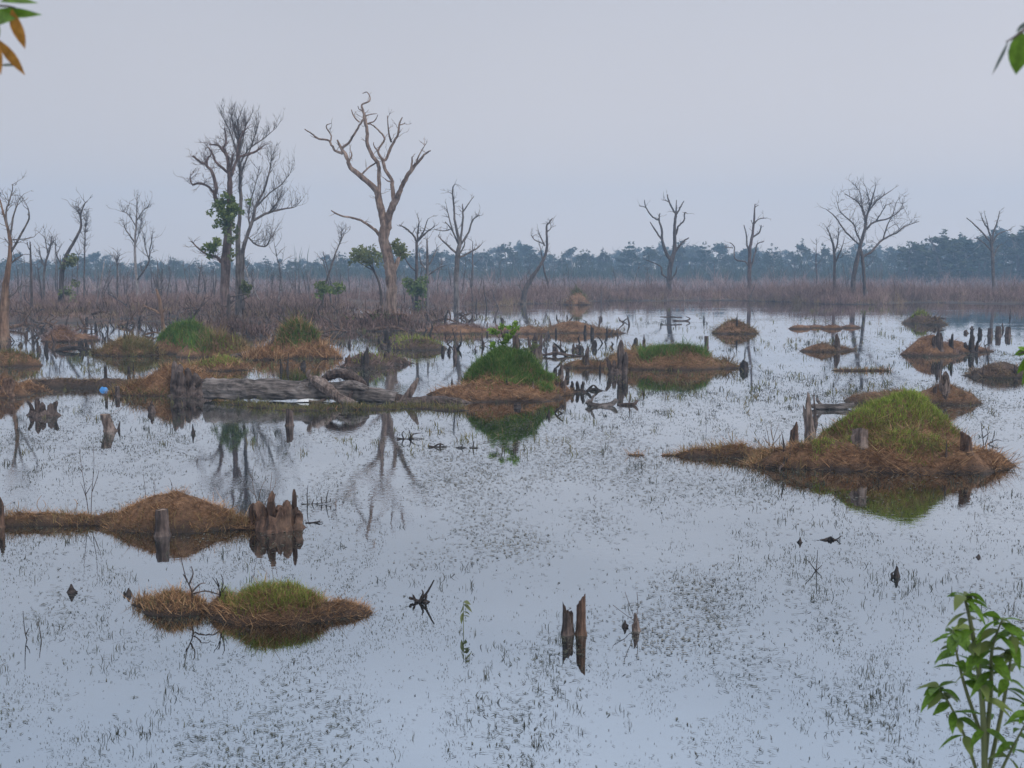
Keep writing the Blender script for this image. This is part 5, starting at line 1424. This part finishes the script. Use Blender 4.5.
twig_plant("fine bare twigs above the ragged rotten stump", 520,
           [[(262, 512), (256, 498), (252, 478), (254, 466)], [(266, 510), (270, 490), (272, 472)], [(255, 495), (248, 488)], [(258, 502), (262, 486), (268, 478)], [(253, 480), (247, 470)], [(264, 505), (274, 488), (276, 478)]], 'stump_red', .4)
twig_plant("leaning twig resting on the short round post", 397, [[(114, 396), (112, 390), (111, 386)], [(115, 397), (118, 390)]], 'stump', .6, name="dead_stick", cat="stick")
twig_plant("thin twigs on the crown of the straw mound", 500, [[(146, 505), (145, 488), (143, 474)], [(154, 500), (155, 485), (152, 478)], [(171, 494), (172, 485), (169, 478)]], 'stump', .35, D=15.6)
twig_plant("thin dead stick before the fallen log with reflection", 430, [[(708, 476), (707, 440), (705, 412)]], 'stump', .3, name="reed", cat="reed")
twig_plant("bare twigs sprouting left of the square dark stump", 368, [[(727, 368), (729, 358), (726, 350)], [(728, 366), (733, 358), (735, 352)], [(727, 362), (722, 355)]], 'stump', .5, D=39)
twig_plant("dry weeds on the left straw bank with small seed heads", 514, [[(38, 513), (37, 503), (41, 496)], [(45, 513), (46, 505), (43, 500)], [(76, 513), (77, 503), (74, 499)], [(20, 513), (18, 500)]], 'straw', .5, D=15.8, name="dry_weed", cat="weed")
twig_plant("dead grass stems along the top of the long grassy mound", 356, [[(636, 358), (632, 348), (628, 342)], [(640, 357), (640, 346)], [(630, 358), (625, 350), (620, 346)], [(645, 357), (648, 347), (653, 343)]], 'straw', .6, D=46.5, name="dry_weed", cat="weed")
twig_plant("short dry stem rising from the brown spit left of the big mound", 452, [[(720, 453), (719, 445), (721, 440)], [(719, 449), (716, 446)]], 'straw_olive', .7, name="dry_weed", cat="weed")

S1 = twig_plant("bright green leafy sapling on top of the green cone", 350,
                [[(503, 352), (503, 342), (505, 330)], [(503, 344), (498, 337), (494, 333)], [(504, 342), (509, 335), (513, 331)], [(503, 338), (501, 330), (500, 326)]], 'stump', .7, name="leafy_sapling", cat="sapling", D=30.4)
leaf_cloud("foliage", [(P(503 + random.gauss(0, 7.5), 336 + random.gauss(0, 6), 30.4 + random.uniform(-.15, .15)), (.09, .09, .08)) for _ in range(15)], 330, .065, 'leaf_bright', S1)
S2 = twig_plant("dry leafy shrub on the right back of the green cone", 352, [[(531, 362), (530, 350), (527, 344)], [(532, 360), (536, 350)]], 'stump', .6, name="leafy_sapling", cat="shrub", D=31.5)
leaf_cloud("foliage", [(P(529 + random.gauss(0, 4), 352 + random.gauss(0, 4.5), 31.5 + random.uniform(-.15, .15)), (.1, .1, .1)) for _ in range(9)], 200, .06, 'leaf_dim', S2)

# ------------------------------------------------------------------ litter
def scrap(name, label, cat, px, py, w, h, mat, sit=0.0):
    g0 = G(px, py); D = g0.y; s = D / F
    c = Vector((P(px, py, D + w * .3 * s).x, D + w * .3 * s, sit))
    root_v, root_f = [], []
    nx, ny = 11, 9
    sd = random.randint(0, 999)
    for j in range(ny):
        for i in range(nx):
            u, v_ = i / (nx - 1) * 2 - 1, j / (ny - 1) * 2 - 1
            edge = max(0, 1 - (u * u + v_ * v_) ** .9)
            nz = float(fbm(np.array([u * 2.2 + 7]), np.array([v_ * 2.2 + 7]), sd)[0])
            root_v.append((c.x + u * w * .5 * s * (1 + .25 * (nz - .5)), c.y + v_ * w * .32 * s, sit - .02 + edge ** .5 * h * s * (.5 + nz)))
    for j in range(ny - 1):
        for i in range(nx - 1):
            a = j * nx + i; root_f.append((a, a + 1, a + nx + 1, a + nx))
    me = bpy.data.meshes.new(name); me.from_pydata(root_v, [], root_f); me.update()
    o = link(name, me, M[mat], None, True)
    tag(o, label, cat)
    return o
scrap("plastic_bag", "crumpled blue plastic bag floating on still water at left", "bag", 104, 390.5, 9, 4, 'blue', .0)
scrap("plastic_scrap", "white plastic scrap caught under the fallen log's broken limbs", "litter", 308, 402.5, 22, 2.4, 'white', .04)
scrap("plastic_scrap", "smaller white scrap right of the larger one under the log", "litter", 326, 402.5, 7, 1.8, 'white', .04)
scrap("bracket_fungus", "pale cream lump in the brown litter of the big mound", "fungus", 886, 458, 11, 8, 'cream', .22)
scrap("bracket_fungus", "small yellowish lump beside the pale cream lump", "fungus", 892, 461, 5, 4, 'cream', .18)

# ------------------------------------------------------------------ sticks scattered in the left swamp, far stubs
ST_LABEL = "small dark stick poking out of the swamp left of or behind the green cone"
ST_GROUP = "dark sticks in the left swamp"
sp = []
for k in range(6):
    mb = MB(); q = Vector((0, 0, -.3)); pts = [q.copy()]; d = Vector((random.gauss(0, .25), random.gauss(0, .25), 1))
    for i in range(4):
        d = (d + Vector((random.gauss(0, .16), random.gauss(0, .16), .1))).normalized(); q = q + d * .33; pts.append(q.copy())
    mb.tube(pts, [.075, .07, .06, .05, .02], 7, rough=.15)
    o = mb.build("dead_stick", M['stump_black' if k % 2 else 'stump'], None); tag(o, ST_LABEL, "stick", ST_GROUP)
    sp.append(o)
cnt = 0
while cnt < 240:
    ux = random.uniform(-10, 480) if cnt < 190 else random.uniform(440, 640)
    D = random.uniform(45, 90) if cnt < 190 else random.uniform(44, 78)
    x = (ux - 512) / F * D; z = max(ground_z(x, D), -.1)
    s = random.uniform(.4, 1.1); h = random.uniform(.22, .8)
    o = sp[cnt % 6] if cnt < 6 else sp[cnt % 6].copy()
    if cnt >= 6: COL.objects.link(o)
    o.location = (x, D, z); o.scale = (s, s, h); o.rotation_euler = (0, 0, random.uniform(0, 6.28))
    cnt += 1

# ------------------------------------------------------------------ water plants: uncountable blade tips all over the marsh
def marsh(name, n, Y, hgt, wid, tilt, mat, seed=5, u=.62, z=.0, big=3.0, thr=.42, gain=5, floor=.06, per=5, fine=.25, spread=.03):
    y = np.exp(RNG.uniform(np.log(Y[0]), np.log(Y[1]), n * 6)); x = RNG.uniform(-u, u, n * 6) * y
    sc = np.sqrt(y / 13)
    b = fbm(x / (big * sc), y / (big * 1.1 * sc), seed, 5)
    c = fbm(x / (fine * sc), y / (fine * 2 * sc), seed + 3, 3)
    ok = RNG.uniform(0, 1, n * 6) < np.clip((b - thr) * gain, floor, 1) * np.clip((c - .44) * 5, .06, 1)
    x, y = x[ok][:n], y[ok][:n]
    m = RNG.integers(1, per + 1, len(x)); x = np.repeat(x, m); y = np.repeat(y, m)
    N = len(x); k = (y / 13) ** .75
    x = x + RNG.normal(0, spread, N) * k; y = y + RNG.normal(0, spread * 1.6, N) * k
    base = np.stack([x, y, np.full(N, -.01 + z)], -1)
    L = RNG.uniform(hgt[0], hgt[1], N) * (y / 13) ** .5; W = RNG.uniform(wid[0], wid[1], N) * k
    T = np.abs(RNG.normal(tilt[0], tilt[1], N)).clip(0, 1.5)
    o = link(name, blade_mesh(name, base, L, W, T, .15), M[mat]); tag(o, kind="stuff")
marsh("water_weed", 44000, (6.3, 55), (.010, .034), (.004, .010), (.55, .4), 'weed', 5, thr=.40)
marsh("water_weed", 52000, (6.3, 62), (.006, .018), (.004, .009), (.75, .4), 'weed', 31, big=6, thr=.25, per=3, fine=.7, spread=.09, floor=.3)
marsh("water_weed", 2600, (6.3, 75), (.03, .09), (.005, .011), (.3, .3), 'weed', 59, big=1.6, thr=.50, gain=8, floor=.03, per=7)
marsh("water_weed", 15000, (6.3, 80), (.02, .08), (.007, .018), (1.47, .04), 'weed', 47, z=.014, big=2.2, thr=.42, gain=6, floor=.10, per=5, fine=.5, spread=.10)
marsh("water_weed", 1500, (20, 100), (.04, .12), (.006, .014), (.5, .4), 'grass_dull', 77, big=3, thr=.44, per=7)

marsh("floating_weed", 9000, (9.5, 75), (.012, .045), (.012, .035), (1.53, .02), 'film', 91, z=.016, big=1.8, thr=.50, gain=9, floor=.02, per=8, fine=.8, spread=.12)

# small broken stubs scattered through the shallow water in the distance
FS_LABEL = "tiny dark broken stub, one of many scattered in the far shallow water"
FS_GROUP = "tiny stubs scattered in the far shallows"
fp = []
for k in range(6):
    mb = MB(); r0 = random.uniform(.09, .17)
    mb.tube([Vector((0, 0, -.3)), Vector((0, 0, 0)), Vector((random.gauss(0, .03), 0, .2)), Vector((random.gauss(0, .06), 0, .42)), Vector((random.gauss(0, .1), 0, .55))], [r0 * 1.4, r0 * 1.2, r0, r0 * .85, r0 * .3], 9, rough=.25, flute=.2)
    o = mb.build("dead_stub", M['stump' if k % 3 else 'stump_black'], None, False); tag(o, FS_LABEL, "stub", FS_GROUP); fp.append(o)
cl_c = [(random.uniform(-10, 1040) if q_ % 4 == 0 else random.uniform(-10, 640), random.uniform(321, 352)) for q_ in range(34)]
for i in range(84):
    cx, cy = cl_c[i % len(cl_c)]
    g_ = G(cx + random.gauss(0, 14), cy + random.gauss(0, 2.0))
    o = fp[i] if i < 6 else fp[i % 6].copy()
    if i >= 6: COL.objects.link(o)
    q = random.uniform(.35, .85)
    o.location = (g_.x, g_.y, 0); o.scale = (q, q, random.uniform(.25, .75)); o.rotation_euler = (random.gauss(0, .12), random.gauss(0, .12), random.uniform(0, 6.28))

# ------------------------------------------------------------------ leafy branches close to the camera
def near_branch(label, D, stems, leaves, mat='stump', name="leafy_branch", cat="branch"):
    p0 = P(stems[0][0][0], stems[0][0][1], D)
    root = thing(name, label, cat, tuple(p0))
    for st in stems:
        W = [P(x, y, D) for x, y, _ in catmull([tuple(q) for q in st], 4)]
        R = [r * D / F for _, _, r in catmull([tuple(q) for q in st], 4)]
        mb = MB(); mb.tube(W, R, 7); mb.build("stem", M[mat], root)
    for (x0, y0, x1, y1, w, m, dd, flat) in leaves:
        a = P(x0, y0, D); b_ = P(x1, y1, D + dd)
        d = b_ - a; L = d.length; d.normalize()
        up = Vector((0, -1, .25)) if flat else Vector((1, -.15, .6))
        leaf(root, a, d, L, w * D / F, m, up=up, droop=.06)
    return root
near_branch("leafy branch with green and orange leaves in the top left corner", 2.6,
            [[(-60, -70, 3), (-30, -20, 2.4), (-6, 14, 1.8), (-4, 36, 1.4), (-6, 62, .8)], [(-12, 6, 1.4), (6, 6, 1), (16, 8, .7)]],
            [(-14, 16, 42, 11, 7, 'leaf_near', .1, True), (-20, 24, 16, 14, 9, 'leaf_near', -.1, True), (12, 9, 25, 46, 7, 'leaf_orange', .08, True), (-4, 38, 25, 72, 5, 'leaf_orange', .1, True), (-6, 40, 1, 72, 6, 'leaf_orange', -.05, True), (-8, 20, -2, 40, 6, 'leaf_near', 0, True), (0, 2, 38, 0, 6, 'leaf_near', .1, True), (-2, 66, 20, 63, 1.6, 'leaf_grey', .1, False)])
near_branch("green leafy branch tip in the top right corner", 2.4,
            [[(1090, -50, 3), (1060, 0, 2.4), (1034, 22, 1.8), (1016, 36, 1.2), (1006, 42, .7)]],
            [(1020, 30, 1016, 72, 12, 'leaf_near', .03, True), (1008, 41, 992, 72, 3, 'leaf_grey', .1, True), (1036, 20, 1016, 29, 4, 'leaf_grey', .1, True), (1040, 24, 1038, 66, 11, 'leaf_near', .05, True)])
near_branch("green leaves hanging in from the right edge", 5.0,
            [[(1090, 330, 1.6), (1055, 340, 1.3), (1030, 350, 1), (1018, 354, .7)]],
            [(1030, 350, 1014, 354, 3.5, 'leaf_near', .05, True), (1036, 350, 1017, 372, 4.5, 'leaf_near', .05, True), (1034, 352, 1022, 384, 4, 'leaf_near', .02, True), (1026, 351, 1018, 346, 3, 'leaf_bright', .05, True)])

def near_plant():
    D = 4.6
    root = thing("green_plant", "bushy green plant with drooping leaves at the lower right", "plant", (P(980, 700, D).x, D, 0))
    stems = [[(985, 1070, 4), (985, 800, 3.4), (982, 700, 2.8), (972, 630, 2.2), (964, 596, 1.2)],
             [(985, 760, 2.6), (991, 690, 2.2), (992, 650, 1.7), (1002, 620, .8)],
             [(985, 790, 2.4), (1002, 710, 2), (1010, 665, 1.4), (1012, 632, .7)],
             [(983, 740, 2.2), (966, 690, 1.8), (957, 655, 1.2), (953, 630, .7)],
             [(985, 800, 2), (968, 745, 1.7), (950, 705, 1.1), (938, 688, .6)],
             [(985, 810, 2), (1004, 765, 1.6), (1022, 730, 1), (1032, 712, .6)]]
    for si, st in enumerate(stems):
        dY = random.uniform(-.25, .25)
        sm = catmull([tuple(q) for q in st], 5); n = len(sm)
        W = [P(x, y, D + dY * i / n) for i, (x, y, _) in enumerate(sm)]
        mb = MB(); mb.tube(W, [r * D / F for _, _, r in sm], 7); mb.build("stem", M['leaf_dim'], root)
        for i in range(int(n * .4), n):
            for _ in range(2 if i < n - 2 else 5):
                a = random.uniform(0, 6.28)
                up = .5 if i >= n - 2 else .15
                leaf(root, W[i], Vector((math.cos(a), math.sin(a), random.uniform(-.3, up))).normalized(), random.uniform(.065, .125), random.uniform(.014, .024),
                     random.choice(['leaf_near', 'leaf_near', 'leaf']), droop=random.uniform(.2, .6))
near_plant()
